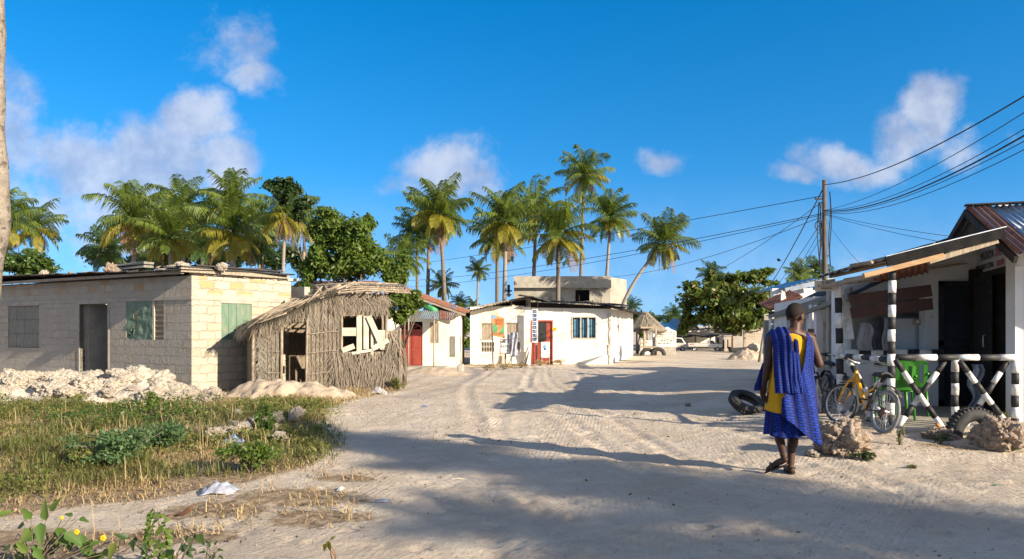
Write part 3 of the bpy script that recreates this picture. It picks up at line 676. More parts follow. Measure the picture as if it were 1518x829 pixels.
aw=MB().corr((lx(627),-1.0,zz(472,-1)),(lx(675),-1.0,zz(474,-1)),(lx(630),.0,zz(451)),.09,.013).build('awning',M['tin'],CH)
MB().corr((lx(657),-1.02,zz(473,-1)+.012),(lx(677),-1.02,zz(475,-1)+.012),(lx(652),.0,zz(452)+.012),.09,.013).build('rusty_sheet',M['rust'],aw)
for px in (611,648): MB().tube([(lx(px),-.95,-.05),(lx(px)+.01,-.95,zz(470))],.03,7).build('awning_post',M['wood'],CH,True)
P=[[V((lx(px),-.45+.05*math.sin(px*.3),zz(py)-dz*(1-.3*math.sin(px)))) for px,py in ((613,438),(622,443),(632,448),(641,453),(651,458))] for dz in (0,.12,.26)]
MB().grid(P).build('hanging_tarp',M['tarp'],CH,True,solid=.02)
MB().box((-.22,-.03,.45),(.01,-.005,1.35)).build('dark_board',M['greywood'],CH)
MB().box((lx(570),-1.25,-.25),(lx(665),0,.05)).build('step',M['plaster'],CH)
p=GP(683,552); tag(MB().cbox((p.x,p.y,p.z+.14),(.22,.5,.34)).build('stone_block',M['plaster'],bevel=.04),'upright grey stone block at the corner of the cream house','stone')
heap('sand_heap','smooth low bank of pale sand in front of the cream house',GP(640,556).x,GP(640,556).y+.6,1.7,.9,.3,M['sandheap'],0,.15)
# ================================================================ WHITE HOUSE
YW=GP(800,541).y; w0=PX(697,480,YW); WH=thing('white_house','long low whitewashed house with dark iron roof, red door and blue curtained window','house',(w0.x,YW,g0(0,YW)))
zb=g0(0,YW)
lx=lambda px,dY=0:((px-CX)/F*(YW+dY)-w0.x); zz=lambda py,dY=0: zpx(py,YW+dY)-zb
WL=lx(906); ZT=zz(455)
wins=[(lx(714),lx(731),zz(502),zz(480)),(lx(751),lx(768),zz(502),zz(479.5)),(lx(848),lx(884),zz(501),zz(471))]
vents=[(lx(713.5),lx(733),zz(522),zz(507)),(lx(752),lx(771),zz(522),zz(507))]
door=(lx(789),lx(818),-.05,zz(477))
MB().wall(0,WL,-.4,ZT,.25,wins+vents+[door]).build('front_wall',M['white'],WH)
sd=Vector((2.75,10,0)); sa=math.atan2(sd.y,sd.x); Ms=Matrix.Translation((WL,0,0))@Matrix.Rotation(sa,4,'Z')
Q=lambda px: onray(px,(w0.x+WL,YW),sd.normalized())
sw=[(Q(915),Q(918),1.25,2.25),(Q(922),Q(924),1.25,2.25)]
MB().wall(.0,9.5,-.4,ZT-.1,.25,sw,Ms).build('side_wall',M['white'],WH)
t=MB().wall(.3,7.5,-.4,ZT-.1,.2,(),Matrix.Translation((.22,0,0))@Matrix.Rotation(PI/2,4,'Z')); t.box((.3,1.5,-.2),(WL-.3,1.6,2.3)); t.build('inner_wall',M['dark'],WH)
for x0,x1,z0,z1 in wins[:2]:
    s=MB()
    for i in range(3): a=x0+(x1-x0)*i/3; s.box((a+.004,.03,z0),(a+(x1-x0)/3-.004,.055,z1))
    s.build('window_shutter',M['wood'],WH)
    MB().box((x0-.04,-.02,z1),(x1+.04,.03,z1+.05)).box((x0-.05,-.03,z0-.06),(x1+.05,.03,z0)).build('window_sill',M['plaster'],WH)
for x0,x1,z0,z1 in vents:
    s=MB(); n=5
    for j in range(2):
        for i in range(n):
            a=x0+(x1-x0)*i/n; b=a+(x1-x0)/n; c=z0+(z1-z0)*j/2; d=c+(z1-z0)/2; e=.022
            s.wall(a,b,c,d,.12,[(a+e,b-e,c+e,d-e)],Matrix.Translation((0,.01,0)))
            s.beam((a+e,.06,c+e),(b-e,.06,d-e),.02,.02,up=(0,1,0)); s.beam((a+e,.08,d-e),(b-e,.08,c+e),.02,.02,up=(0,1,0))
    s.build('vent_block',M['plaster'],WH)
x0,x1,z0,z1=wins[2]; s=MB().box((x0-.02,-.03,z0-.05),(x1+.02,.05,z0)).box((x0-.02,-.03,z1),(x1+.02,.05,z1+.05)).box((x0-.03,-.03,z0),(x0+.04,.05,z1)).box((x1-.04,-.03,z0),(x1+.03,.05,z1))
for t_ in (.36,.66): xm=x0+(x1-x0)*t_; s.box((xm-.03,-.02,z0),(xm+.03,.05,z1))
f_=s.build('window_frame',M['boardpale'],WH)
P=[[V((x0+.02+(x1-x0-.04)*j/40,.10+.03*math.sin(j*1.3)+.01*math.sin(j*3.1),z0+(z1-z0)*i/4)) for j in range(41)] for i in range(5)]
MB().grid(P).build('curtain',M['bluecloth'],f_,True,solid=.01)
x0,x1,z0,z1=door
d=MB().box((x0,.05,z0),(x0+.42*(x1-x0),.10,z1*.55)); d.box((x0+.06,.03,z0+.1),(x0+.36*(x1-x0),.05,z1*.5)); d.build('door',M['redpaint'],WH)
d=MB().box((x0+.46*(x1-x0),.05,z0),(x1,.10,z1)); 
for a,b in ((.1,.75),(.85,1.2),(1.3,z1-.1)): d.box((x0+.52*(x1-x0),.03,a),(x1-.07,.05,b))
d.build('door',M['redpaint'],WH)
MB().box((x0+.30*(x1-x0),-.06,z1*.56),(x0+.72*(x1-x0),.02,z1-.03)).build('door_screen',M['black'],WH)
MB().box((x0-.06,-.02,z0),(x0,.06,z1+.07)).box((x1,-.02,z0),(x1+.05,.06,z1+.07)).box((x0,-.02,z1),(x1,.06,z1+.07)).build('door_frame',M['redpaint'],WH)
MB().box((lx(818.5),-.03,zz(490)),(lx(825),-.002,zz(486))).build('number_plate',M['yplate'],WH)
# crumbled top edge
s=MB(); x=.1
while x<lx(775): wd=random.uniform(.1,.35); s.box((x,-.02,ZT),(x+wd*.95,.24,ZT+random.uniform(.02,.10))); x+=wd
s.build('wall_top',M['coral'],WH,bevel=.01)
# roof: left sheets pitched up to the middle, right sheets lower
rf=MB(); rf.corr((lx(683,-.7),-.7,zz(463,-.7)),(lx(783,-.7),-.7,zz(440,-.7)),(lx(683,-.7)+.1,5.5,zz(463)-.3),.15,.02,0,3,.04)
rf.corr((lx(786,-.6),-.6,zz(446,-.6)),(lx(935,-.6),-.6,zz(454,-.6)),(lx(786,-.6),3.2,zz(440)),.15,.02,0,3,.04); 
r_=rf.build('roof',M['oldtin'],WH)
s=MB()
p0=V((WL,0,0))
a=lambda t,o,z: V((WL+sd.normalized().x*t+sd.normalized().y*o,sd.normalized().y*t-sd.normalized().x*o,z))
for k in range(7): tt=-.5+k*1.45; q0=a(tt,.75+random.uniform(-.1,.1),ZT-.22+random.uniform(-.05,.03)); q1=a(tt+1.5,.75,ZT-.2); q2=a(tt,-1.2,ZT+.28); s.corr(q0,q1,q2,.15,.02,0,2,.05)
s.build('side_eave',M['oldtin'],r_)
s=MB().beam((lx(700),.1,zz(457)),(lx(783),.1,zz(441)),.07,.12).beam((lx(786),.1,zz(452)),(lx(930),.1,zz(456)),.06,.1)
for px in (712,735,758,781): s.beam((lx(px),.12,ZT),(lx(px),.12,zz(463)+(zz(440)-zz(463))*(px-683)/100-.03),.07,.07)
s.box((lx(783),.0,ZT),(lx(787),.2,zz(440))); s.build('roof_timber',M['woodh'],r_)
s=MB().prism([(lx(698),ZT-.3),(lx(783),ZT-.3),(lx(783),zz(442)),(lx(698),zz(460))],.3,.34); s.prism([(lx(787),zz(456)),(lx(905),zz(458)),(lx(905),zz(454)),(lx(787),zz(448))],-.03,-.006); s.build('roof_gap_shade',M['dark'],r_)  # dark panels painted as the shade in the gaps below the roof edge
s=MB(); s.beam((lx(786),-.3,zz(441)),(lx(812),.3,zz(447)),.5,.06,jit=.2); s.beam((lx(770),-.2,zz(438)),(lx(808),.4,zz(443)),.35,.05,jit=.2); s.build('loose_sheet',M['oldtin'],r_)
MB().tube([(lx(797),-.18,zz(445)),(lx(797),-.18,zz(455))],.02,6).build('roof_hook',M['wood'],r_)
# crumbling corner plaster and drain
s=MB()
for i in range(16): z=-.1+i*.16; s.cbox((WL-.06+random.uniform(-.05,.03),-.025,z),(random.uniform(.06,.16),.03,.17))
s.build('bare_corner',M['coral'],WH,bevel=.01)
MB().box((-.15,-.3,-.3),(WL+.1,0,.02)).build('plinth',M['coral'],WH,bevel=.05)
# ================================================================ SIGNS IN FRONT
def post(mb,x,y,z0,z1,r=.03,mi=0): mb.tube([(x,y,z0),(x,y,z1)],r,7,mi)
def board(poly,Y,th,mi=0,mb=None):
    mb=mb or MB(); pts=[PX(a,b,Y) for a,b in poly]; o=pts[0].copy(); return mb,pts
sgY=YW-1.6
def sign(name,label,px,pyb,Y,group=None):
    p=PX(px,480,Y); z=g0(p.x,Y); return thing(name,label,'sign',(p.x,Y,z),0,group), (lambda a:(a-CX)/F*Y-p.x), (lambda b:zpx(b,Y)-z)
T,X_,Z_=sign('poster_sign','tilted orange and green printed sign on a thin post before the white house',731,550,sgY)
MB().tube([(X_(731),.02,-.1),(X_(729),.02,Z_(466))],.03,7).build('post',M['utility'],T,True)
poly=[(X_(722.5),Z_(462)),(X_(740.5),Z_(468)),(X_(740.5),Z_(492)),(X_(725.5),Z_(489))]; poly=[(X_(728),Z_(465)),(X_(748),Z_(470.5)),(X_(748.5),Z_(502)),(X_(730.5),Z_(498))]
MB().prism(poly,-.05,-.02).build('board',M['boardpale'],T)
cx=X_(738)
b=MB().prism([(X_(729),Z_(467)),(X_(747.4),Z_(472)),(X_(747.6),Z_(501)),(X_(731),Z_(497.4))],-.056,-.052,0)
b.prism([(X_(730.3),Z_(479)),(X_(738),Z_(484)),(X_(737),Z_(495)),(X_(731.2),Z_(492))],-.062,-.058,1); b.prism([(X_(742),Z_(489)),(X_(747.2),Z_(482)),(X_(747.4),Z_(494)),(X_(741),Z_(496))],-.062,-.058,1)
b.lathe([(.001,-.062),(.09,-.062),(.09,-.057)],(X_(732),0,Z_(470)),'y',16,2); 
for i in range(5): scribble(b,X_(734),X_(746),Z_(474.5+i*1.9),.06,-.066,3)
for i in range(2): scribble(b,X_(732),X_(746),Z_(495+i*2.3),.07,-.066,3)
b.build('print',[M['orange'],M['signgreen'],M['signlblue'],M['redpaint']],T)
T,X_,Z_=sign('placard_sign','white hand lettered placard with thin red border on a dark post',749,548,sgY)
MB().box((X_(748),-.0,-.1),(X_(750.5),.05,Z_(510))).build('post',M['greywood'],T)
b=MB().box((X_(741),-.04,Z_(525)),(X_(757.5),-.01,Z_(503)),1); b.box((X_(742),-.046,Z_(524)),(X_(756.6),-.038,Z_(504)),0); b.build('board',[M['whitep'],M['red']],T)
b=MB(); scribble(b,X_(744),X_(754),Z_(509.5),.13,-.052); scribble(b,X_(743.5),X_(755),Z_(514.5),.11,-.052); scribble(b,X_(749),X_(755),Z_(521),.08,-.052); b.build('lettering',M['ink'],T)
T,X_,Z_=sign('folding_sign','torn white sheet hung over a leaning black and white stick frame before the white house',763,546,sgY-.1)
b=MB()
for p_,q_ in (((752,546),(762,520)),((769,543),(762,518)),((758,545),(759,495))): b.beam((X_(p_[0]),-.03,Z_(p_[1])),(X_(q_[0]),.05,Z_(q_[1])),.05,.03,up=(0,1,0))
b.build('frame',M['greywood'],T)
P=[[V((X_(757+10*j/8+2*math.sin(i*.8)*(j/8-.5)),-.06+.05*math.sin(j*1.4+i*.5),Z_(492+37*i/10))) for j in range(9)] for i in range(11)]
MB().grid(P).build('sheet',M['bag'],T,True,solid=.01); MB().box((X_(752.5),-.1,Z_(505)),(X_(755),-.07,Z_(496))).build('dark_strip',M['signblue'],T)
T,X_,Z_=sign('column_sign','tall narrow blue and white lettered sign standing beside the red door',794,540,YW-.5)
b=MB().box((X_(788.7),0,Z_(508)),(X_(797.5),.04,Z_(458)),0)
for i in range(8): z=459.5+i*5.9; b.box((X_(789.5),-.006,Z_(z+4.6)),(X_(795.5),.0,Z_(z)),1)
b.build('board',[M['whitep'],M['signblue']],T)
b=MB()
for i in range(8): scribble(b,X_(790),X_(795),Z_(463.2+i*5.9),.09,-.012)
b.build('lettering',M['whitep'],T)
MB().box((X_(794),.0,-.1),(X_(796.6),.06,Z_(508))).build('post',M['greywood'],T)
T,X_,Z_=sign('white_sign','white panel sign with a small blue droplet mark in front of the red door',809,540,YW-.8)
MB().box((X_(802),0,Z_(530.5)),(X_(815),.04,Z_(507))).build('board',M['whitep'],T)
b=MB().blob((X_(807.5),-.004,Z_(514)),(.07,.012,.10),10,6,0).blob((X_(807.8),-.004,Z_(517.5)),(.06,.012,.05),10,6,1); scribble(b,X_(808),X_(813),Z_(527),.05,-.006,0); b.build('mark',[M['signlblue'],M['signblue']],T)
b=MB(); post(b,X_(803),.02,-.1,Z_(529)); post(b,X_(814),.02,-.1,Z_(529)); b.build('post',M['greywood'],T,True)
T,X_,Z_=sign('leaning_board','slim white board leaning on two grey sticks among the weeds by the red door',785,545,YW-1.0)
MB().prism([(X_(783),Z_(545)),(X_(786.5),Z_(545)),(X_(788),Z_(508)),(X_(784),Z_(509))],-.02,.02).build('board',M['whitep'],T)
b=MB().beam((X_(773),-.1,0),(X_(783),.05,Z_(515)),.05,.04).beam((X_(779),.1,0),(X_(784),.06,Z_(520)),.05,.04); b.build('prop',M['greywood'],T)
# ================================================================ CONCRETE UPPER HOUSE BEHIND
YG=52; c0=PX(762,480,YG); CO=thing('concrete_house','bare grey concrete flat roofed block standing behind the white house','house',(c0.x,YG,-.3))
lx=lambda px:((px-CX)/F*YG-c0.x); zz=lambda py:zpx(py,YG)+.3
MB().wall(0,lx(905),-.2,zz(411),.3,[(lx(853),lx(874),zz(447),zz(430))]).build('front_wall',M['concrete'],CO)
MB().wall(.0,3.4,-.2,zz(411),.3,(),Matrix.Translation((lx(905),0,0))@Matrix.Rotation(R(62),4,'Z')).build('side_wall',M['concrete'],CO)
MB().box((-.02,-.35,zz(427)),(lx(905)+.01,-.003,zz(410))).build('parapet',M['plaster'],CO)
MB().box((.3,1.0,0),(lx(905)-.3,1.1,zz(420))).build('inner_wall',M['dark'],CO)
s=MB(); s.box((lx(752),.2,zz(440)),(lx(756),.5,zz(422))); s.box((lx(749),.2,zz(432)),(lx(759),.4,zz(430))); s.box((lx(750),.2,zz(438)),(lx(758),.4,zz(436))); s.build('column_steel',M['oldtin'],CO)
for px in (858,890): MB().tube([(lx(px),-.4,zz(450)),(lx(px),-.4,zz(438 if px==858 else 440))],.03,5).build('steel_bar',M['rust'],CO)
# ================================================================ FAR CENTRE
def at(px,py): return GP(px,py)
p=at(964,527)
KS=thing('thatched_kiosk','small open kiosk with steep thatched roof and dark post beyond the white house','kiosk',(p.x,p.y,p.z)); Yk=p.y
lx=lambda px,d=0:((px-CX)/F*(Yk+d)-p.x); zz=lambda py,d=0:zpx(py,Yk+d)-p.z
rf=MB(); n=28
P=[[V((lx(964)+rr_*math.cos(2*PI*j/n)*(1+.05*random.random()),1.6+rr_*.9*math.sin(2*PI*j/n),z+random.uniform(-.04,.04))) for j in range(n)] for rr_,z in ((.06,zz(463,1.6)),(.5,zz(473,1.6)),(1.0,zz(484,1.6)),(1.32,zz(491,1.6)))]
ro=rf.grid(P,closed=True).build('roof',M['thatchd'],KS,solid=.08)
it=[]
for k in range(700):
    t_=random.random()**.6; a_=random.uniform(0,2*PI); rr_=.06+1.22*t_; z=zz(463,1.6)+(zz(490,1.6)-zz(463,1.6))*t_+.04
    d=V((math.cos(a_),math.sin(a_),-.75)).normalized(); it.append((V((lx(964)+rr_*math.cos(a_),1.6+rr_*.9*math.sin(a_),z)),d,random.uniform(.2,.4),.03,V((-math.sin(a_),math.cos(a_),0)),V((0,0,-.03))))
MB().strands(it).build('thatch',M['strandg'],ro)
for px,d in ((955,.1),(972,.1),(956,3),(973,3)): MB().tube([(lx(px,0),d,-.1),(lx(px,0)+.02,d,zz(487))],.06,7).build('post',M['wood'],KS,True)
MB().box((lx(949),-.2,zz(487)),(lx(968),.6,zz(484.5))).build('eave_board',M['wood'],KS)
MB().box((lx(949),.0,zz(516)),(lx(977),.5,zz(513.5))).build('counter',M['wood'],KS)
MB().box((lx(956),1.5,-.2),(lx(974),1.6,zz(505))).build('back_wall',M['white'],KS)
p=at(990,526)
NB=thing('notice_wall','white gabled masonry notice board with painted lines and an arrow on a grey base','notice board',(p.x,p.y,p.z)); 
lx=lambda px:((px-CX)/F*p.y-p.x); zz=lambda py:zpx(py,p.y)-p.z
MB().box((lx(974),0,-.2),(lx(1002),.5,zz(514))).build('base',M['plaster'],NB)
MB().prism([(lx(974),zz(514)),(lx(1002.5),zz(514)),(lx(1003),zz(491)),(lx(996),zz(488.5)),(lx(990),zz(484.5)),(lx(981),zz(488.5)),(lx(973.6),zz(491.5))],.05,.45).build('panel',M['white'],NB)
b=MB(); 
for i,(a_,c_) in enumerate(((975,1001),(978,1000),(975,1001),(980,1000),(975,999))): scribble(b,lx(a_),lx(c_),zz(494.6+i*3.05),.10 if i!=4 else .13,.04)
scribble(b,lx(984),lx(995),zz(510.5),.12,.04); b.prism([(lx(975),zz(509.3)),(lx(977),zz(508.1)),(lx(977),zz(508.9)),(lx(981),zz(508.9)),(lx(981),zz(509.8)),(lx(977),zz(509.8)),(lx(977),zz(510.5))],.04,.047)
b.build('lettering',M['ink'],NB)
def tyremesh(Ro=.3,ri=.11,hole=.55):
    m=MB(); w=ri*.95; n=14
    prof=[(Ro*hole,-w*.55),(Ro*.72,-w*.85),(Ro*.9,-w*.8),(Ro*.985,-w*.45),(Ro,0),(Ro*.985,w*.45),(Ro*.9,w*.8),(Ro*.72,w*.85),(Ro*hole,w*.55),(Ro*hole*1.04,w*.3),(Ro*.88,0),(Ro*hole*1.04,-w*.3)]
    m.lathe(prof,(0,0,0),'y',40,0,True)
    for i in range(40):
        a=2*PI*i/40
        for s_ in (-1,1): m.cbox((Ro*.992*math.cos(a),s_*w*.28,Ro*.992*math.sin(a)),(.03,w*.45,.028),0,Matrix.Rotation(-a,4,'Y')@Matrix.Rotation(.3*s_,4,'X'))
    return m
TM=tyremesh()
def tyre(px,py,label,group=None,s=1,rot=(0,0,0),dz=0,loc=None):
    p=GP(px,py) if loc is None else V(loc); o=TM.build('tyre',M['tyre'],None,True); o.location=(p.x,p.y,p.z+dz); o.rotation_euler=rot; o.scale=(s,s,s); return tag(o,label,'tyre',group)
tyre(960,527,'half buried black tyre standing by the thatched kiosk counter',None,1.5,(0,0,.1),.0); tyre(975.5,527,'half buried worn tyre standing at the foot of the white notice wall',None,1.5,(0,0,-.05),.02)
# far white gabled building, grey store
p=PX(1000,480,62); FB=thing('far_white_building','far white building with pale iron gable roof behind the notice wall','building',(p.x,62,-.3))
lx=lambda px:((px-CX)/F*62-p.x); zz=lambda py:zpx(py,62)+.3
MB().wall(lx(968),lx(1060),-.2,zz(492),.3,[(lx(985),lx(992),zz(512),zz(498))]).build('wall',M['white'],FB)
b=MB().corr((lx(975),-.5,zz(489)),(lx(1012),-.5,zz(489)),(lx(975),6,zz(479)),.3,.03); b.corr((lx(1003),-.6,zz(489.5)),(lx(1003.5),6,zz(488)),(lx(1020),-.6,zz(473)),.3,.03); b.corr((lx(1037),-.6,zz(489.5)),(lx(1037),6,zz(488)),(lx(1020),-.6,zz(473)),.3,.03); b.build('roof',M['tin'],FB)
MB().prism([(lx(1003),zz(492)),(lx(1037),zz(492)),(lx(1020),zz(474.5))],-.2,0).build('gable',M['white'],FB)
p=PX(1045,480,58); SH=thing('dark_shed','wide open shed with sagging dark tarpaulin roof behind the pickup','shed',(p.x,58,-.3))
lx=lambda px,d=0:((px-CX)/F*(58+d)-p.x); zz=lambda py,d=0:zpx(py,58+d)+.3
P=[[V((lx(1000+90*j/18),-1+i*1.6,zz(499-2.0*i+1.2*math.sin(j*.9)+.6*math.sin(j*2.1+i),0))) for j in range(19)] for i in range(6)]
MB().grid(P).build('roof',M['darktarp'],SH,True,solid=.06)
MB().box((lx(1000),5,-.2),(lx(1090),5.1,zz(494))).build('back_wall',M['dark'],SH)
for px in (1004,1028,1050,1072): MB().tube([(lx(px),-.6,-.2),(lx(px),-.6,zz(498))],.06,6).build('post',M['wood'],SH)
# ================================================================ PICKUP AND VAN
def wheel(par,x,y,r=.34,w=.22):
    t=MB().lathe([(r*.62,-w/2),(r*.9,-w/2),(r,-w*.3),(r,w*.3),(r*.9,w/2),(r*.62,w/2)],(0,0,0),'y',24,0,True).build('wheel',M['tyre'],par,True,loc=(x,y,r))
    MB().lathe([(.02,-w*.32),(r*.2,-w*.42),(r*.25,-w*.3),(r*.6,-w*.28),(r*.64,-w*.5),(r*.64,w*.5),(r*.6,w*.28),(.02,w*.3)],(0,0,0),'y',20).build('rim',M['steel'],t,True)
p=GP(1046,521)
PU=thing('pickup_truck','white flat bed pickup parked under the trees at the far end of the lane','pickup',(p.x,p.y,p.z),R(-12))
k=(48/F*p.y)/4.6
PU.scale=(k,k,k)
# side profile, front towards +x
MB().prism([(-2.35,.62),(.35,.62),(.35,.55),(2.2,.55),(2.25,.8),(2.2,1.02),(1.55,1.1),(1.0,1.62),(.42,1.66),(.38,1.1),(-2.35,1.1)],-.85,.85).build('body',M['carwhite'],PU,bevel=.05)
MB().box((-2.4,-.9,.72),(.30,-.86,1.18)).box((-2.4,.86,.72),(.30,.9,1.18)).box((-2.42,-.9,.72),(-2.38,.9,1.18)).box((.28,-.9,.72),(.33,.9,1.45)).build('load_bed',M['carwhite'],PU)
[MB().prism([(.55,1.12),(1.42,1.12),(.98,1.54),(.55,1.56)],e,e+.03).build('side_window',M['glass'],PU) for e in (-.87,.84)]
MB().add([(1.56,-.74,1.13),(1.56,.74,1.13),(1.05,.68,1.58),(1.05,-.68,1.58)],[(0,1,2,3)]).build('windscreen',M['glass'],PU,solid=.02)
MB().box((2.2,-.88,.45),(2.34,.88,.66)).build('bumper',M['black'],PU,bevel=.03)
for y in (-.62,.62): MB().cbox((2.21,y,.85),(.08,.32,.16)).build('headlight',M['whitep'],PU,bevel=.02); MB().cbox((-2.42,y,.9),(.05,.18,.2)).build('tail_light',M['rearlight'],PU)
MB().box((-2.2,-.915,.98),(-1.6,-.9,1.08)).build('red_stripe',M['rearlight'],PU)
MB().box((-2.3,-.6,.42),(2.0,.6,.62)).build('chassis',M['black'],PU)
for x in (-1.5,1.55):
    for y in (-.78,.78): wheel(PU,x,y)
for y in (-.8,.8): MB().cbox((1.2,y*1.18,1.18),(.08,.18,.14)).build('mirror',M['black'],PU)
p=GP(1004,522); VN=thing('parked_van','pale van end parked just right of the white notice wall','van',(p.x+.1,p.y+2,p.z),R(-8)); VN.scale=(.55,)*3
MB().prism([(-1.9,.4),(1.9,.4),(1.95,.9),(1.6,1.05),(1.15,1.75),(-1.85,1.8),(-1.95,.9)],-.8,.8).build('body',M['carwhite'],VN,bevel=.08)
[MB().prism(q,-.83,-.79).build('side_window',M['glass'],VN) for q in ([(.2,1.1),(1.4,1.1),(1.05,1.6),(.2,1.65)],[(-1.6,1.1),(.05,1.1),(.05,1.65),(-1.6,1.65)])]
for x in (-1.2,1.25):
    for y in (-.72,.72): wheel(VN,x,y,.3,.2)
for y in (-.6,.6): MB().cbox((1.92,y,.8),(.08,.3,.16)).build('headlight',M['whitep'],VN,bevel=.02)
# ================================================================ RUINS ON THE RIGHT FAR SIDE
p=GP(1077,521); t=thing('slotted_wall','pinkish block wall end with two tall slots beside the pickup','wall',(p.x,p.y,p.z)); Y=p.y
lx=lambda px:((px-CX)/F*Y-p.x); zz=lambda py:zpx(py,Y)-p.z
MB().wall(lx(1067),lx(1085),-.2,zz(498.5),.3,[(lx(1071.5),lx(1074),zz(517),zz(504)),(lx(1078),lx(1080),zz(517),zz(504))]).build('wall',M['ruin'],t)
MB().box((lx(1066.5),-.04,zz(498.5)),(lx(1085.5),.34,zz(497.3))).build('coping',M['plaster'],t); MB().box((lx(1066),.35,-.1),(lx(1086),.45,zz(500))).build('backing',M['dark'],t)
p=GP(1094,522); Y=p.y; t=thing('rough_wall','low rough grey pink wall with a rusty iron edge right of the slotted wall','wall',(p.x,Y,p.z))
MB().wall(lx(1086),lx(1101),-.2,zz(498.5),.3,()).build('wall',M['plaster'],t); MB().tube([(lx(1085.8),-.03,-.1),(lx(1085.8),-.03,zz(498))],.05,6).build('iron_edge',M['rust'],t)
p=GP(1118,520); Y=p.y; t=thing('roofless_store','half ruined grey store with broken plank lean-to beside the big tree','building',(p.x,Y,p.z)); zb=p.z
lx=lambda px,d=0:((px-CX)/F*(Y+d)-p.x); zz=lambda py,d=0:zpx(py,Y+d)-zb
MB().wall(lx(1104),lx(1136),-.2,zz(480),.3,()).build('front_wall',M['ruin'],t)
MB().wall(lx(1089),lx(1104),-.2,zz(489),.3,(),Matrix.Translation((0,.6,0))).build('low_wall',M['cream'],t)
MB().corr((lx(1085),-.8,zz(481)),(lx(1142),-.8,zz(478)),(lx(1085),3,zz(477)),.2,.02).build('roof',M['rust'],t)
s=MB().beam((lx(1066),-.3,zz(494)),(lx(1084),-.3,zz(484)),.12,.12).beam((lx(1080),-.3,zz(484)),(lx(1088),-.3,zz(497)),.12,.12).beam((lx(1062),-.3,zz(493)),(lx(1090),1,zz(494)),.1,.1).beam((lx(1103),-.1,zz(478)),(lx(1103),-.1,-.1),.14,.14).beam((lx(1089),.2,zz(480)),(lx(1089),.2,-.1),.12,.12); s.build('timber',M['wood'],t)
p=GP(1141,523); t=thing('wall_stub','narrow weathered wall stub standing right of the ruined store','wall',(p.x,p.y,p.z)); MB().box((-.25,0,-.1),(.25,.3,1.6)).build('wall',M['ruin'],t,bevel=.03); MB().box((-.3,-.02,1.6),(.3,.32,1.7)).build('coping',M['plaster'],t)
heap('debris_heap','low greenish heap of raked dry debris on the shaded lane',GP(1108,533).x,GP(1108,533).y,1.3,1.0,.55,M['sandheap'],0,.3,'debris heap')
for k,(px,py,h,dx,lab) in enumerate(((1125,537,1.6,.35,'thick grey pole leaning over the debris heap'),(1131,531,1.3,.1,'thin upright stick behind the leaning pole'))):
    p=GP(px,py); tag(MB().tube([p,p+V((dx,.2,h))],.07 if k==0 else .04,7).build('leaning_pole',M['greywood'],None,True),lab,'pole')
p=GP(1102,523); b=MB(); b.prism([(-.9,.05),(.8,.0),(.95,.3),(.5,.38),(-.6,.32),(-1.0,.42)],-.3,.3); tag(b.build('handcart_tray',M['black'],None,bevel=.05,loc=p),'black upturned tray lying by the debris heap','tray')
p=GP(1118,522); tag(rock(RC[3],(p.x,p.y+.3,p.z+.25),(.5,.4,.4),None,'pale lump of coral beside the black tray','','coral_boulder'),None)
# ================================================================ RIGHT: SHOP WITH VERANDA
FZ=.18
stripe_mats=[M['black'],M['whitep']]
def striped(mb,a,b,r,per=.16,first=0,n=10):
    a=V(a);b=V(b);L_=(b-a).length; k=max(2,round(L_/per)); 
    for i in range(k):
        p=a+(b-a)*(i/k); q=a+(b-a)*((i+1)/k); e=random.uniform(.98,1.03); off=V((random.uniform(-.004,.004),random.uniform(-.004,.004),0))
        mb.tube([p+off*.3,(p+q)/2+off,q+off*.3],[r*e,r*e*1.01,r*e],n,(i+first)%2)
    return mb
# veranda slab
fl=MB(); out=[(5.0,9.78),(5.5,9.72),(6.2,9.75),(7.0,9.72),(9.5,9.8),(9.5,14),(6.0,14),(5.55,11.6)]
fl.add([V((x,y,FZ)) for x,y in out]+[V((x,y,-.2)) for x,y in out],[tuple(range(8))]+[(i,i+8,(i+1)%8+8,(i+1)%8) for i in range(8)]); tag(fl.build('veranda_floor',M['plaster']),'raised cement floor of the shop veranda','floor',kind='structure')
SHP=thing('barber_shop','white shop with hand painted lettering, dark grille and open door under a rusty iron gable','shop',(7.12,10.5,FZ)); o=V((7.12,10.5,FZ))
wd=V((7.95-7.12,12.8-10.5,0)); sL=wd.length; wa=math.atan2(wd.y,wd.x)
# gable wall, local frame: x runs from the near corner to the far corner, front faces the lane
GW=Matrix.Rotation(wa,4,'Z')@Matrix.Scale(-1,4,V((0,1,0)))
def gwall(x0,x1,z0,z1,th,holes=()):  return MB().wall(x0,x1,z0,z1,th,holes,Matrix.Rotation(wa,4,'Z')@Matrix.Scale(-1,4,V((0,1,0))))
TL=lambda px: onray(px,(7.12,10.5),wd.normalized())
du,dn=TL(1500),TL(1453); dh=2.18
m=gwall(0,sL,-.3,2.75,.2,[(du,dn,-.3,dh),(TL(1450),TL(1441),-.3,dh)]); 
m.prism([(0,2.75),(sL,2.75),(sL*.5,3.22),(sL*.4,3.22)],0,.2,0,GW)
m.build('gable_wall',M['shopwhite'],SHP)
MB().box((0.0,0,-.3),(5,.2,2.55)).build('front_wall',M['shopwhite'],SHP)
MB().box((-.02,-.03,-.3),(.13,.0,2.2)).build('corner_pillar',M['shopwhite'],SHP)
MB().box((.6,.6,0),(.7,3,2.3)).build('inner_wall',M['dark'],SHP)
fr=MB()
for x in (du,dn,TL(1441)): fr.box((x-.03,-.03,0),(x+.03,.06,dh),0,GW)
fr.box((du,-.03,dh-.03),(TL(1441),.06,dh+.05),0,GW); fr.build('door_frame',M['black'],SHP)
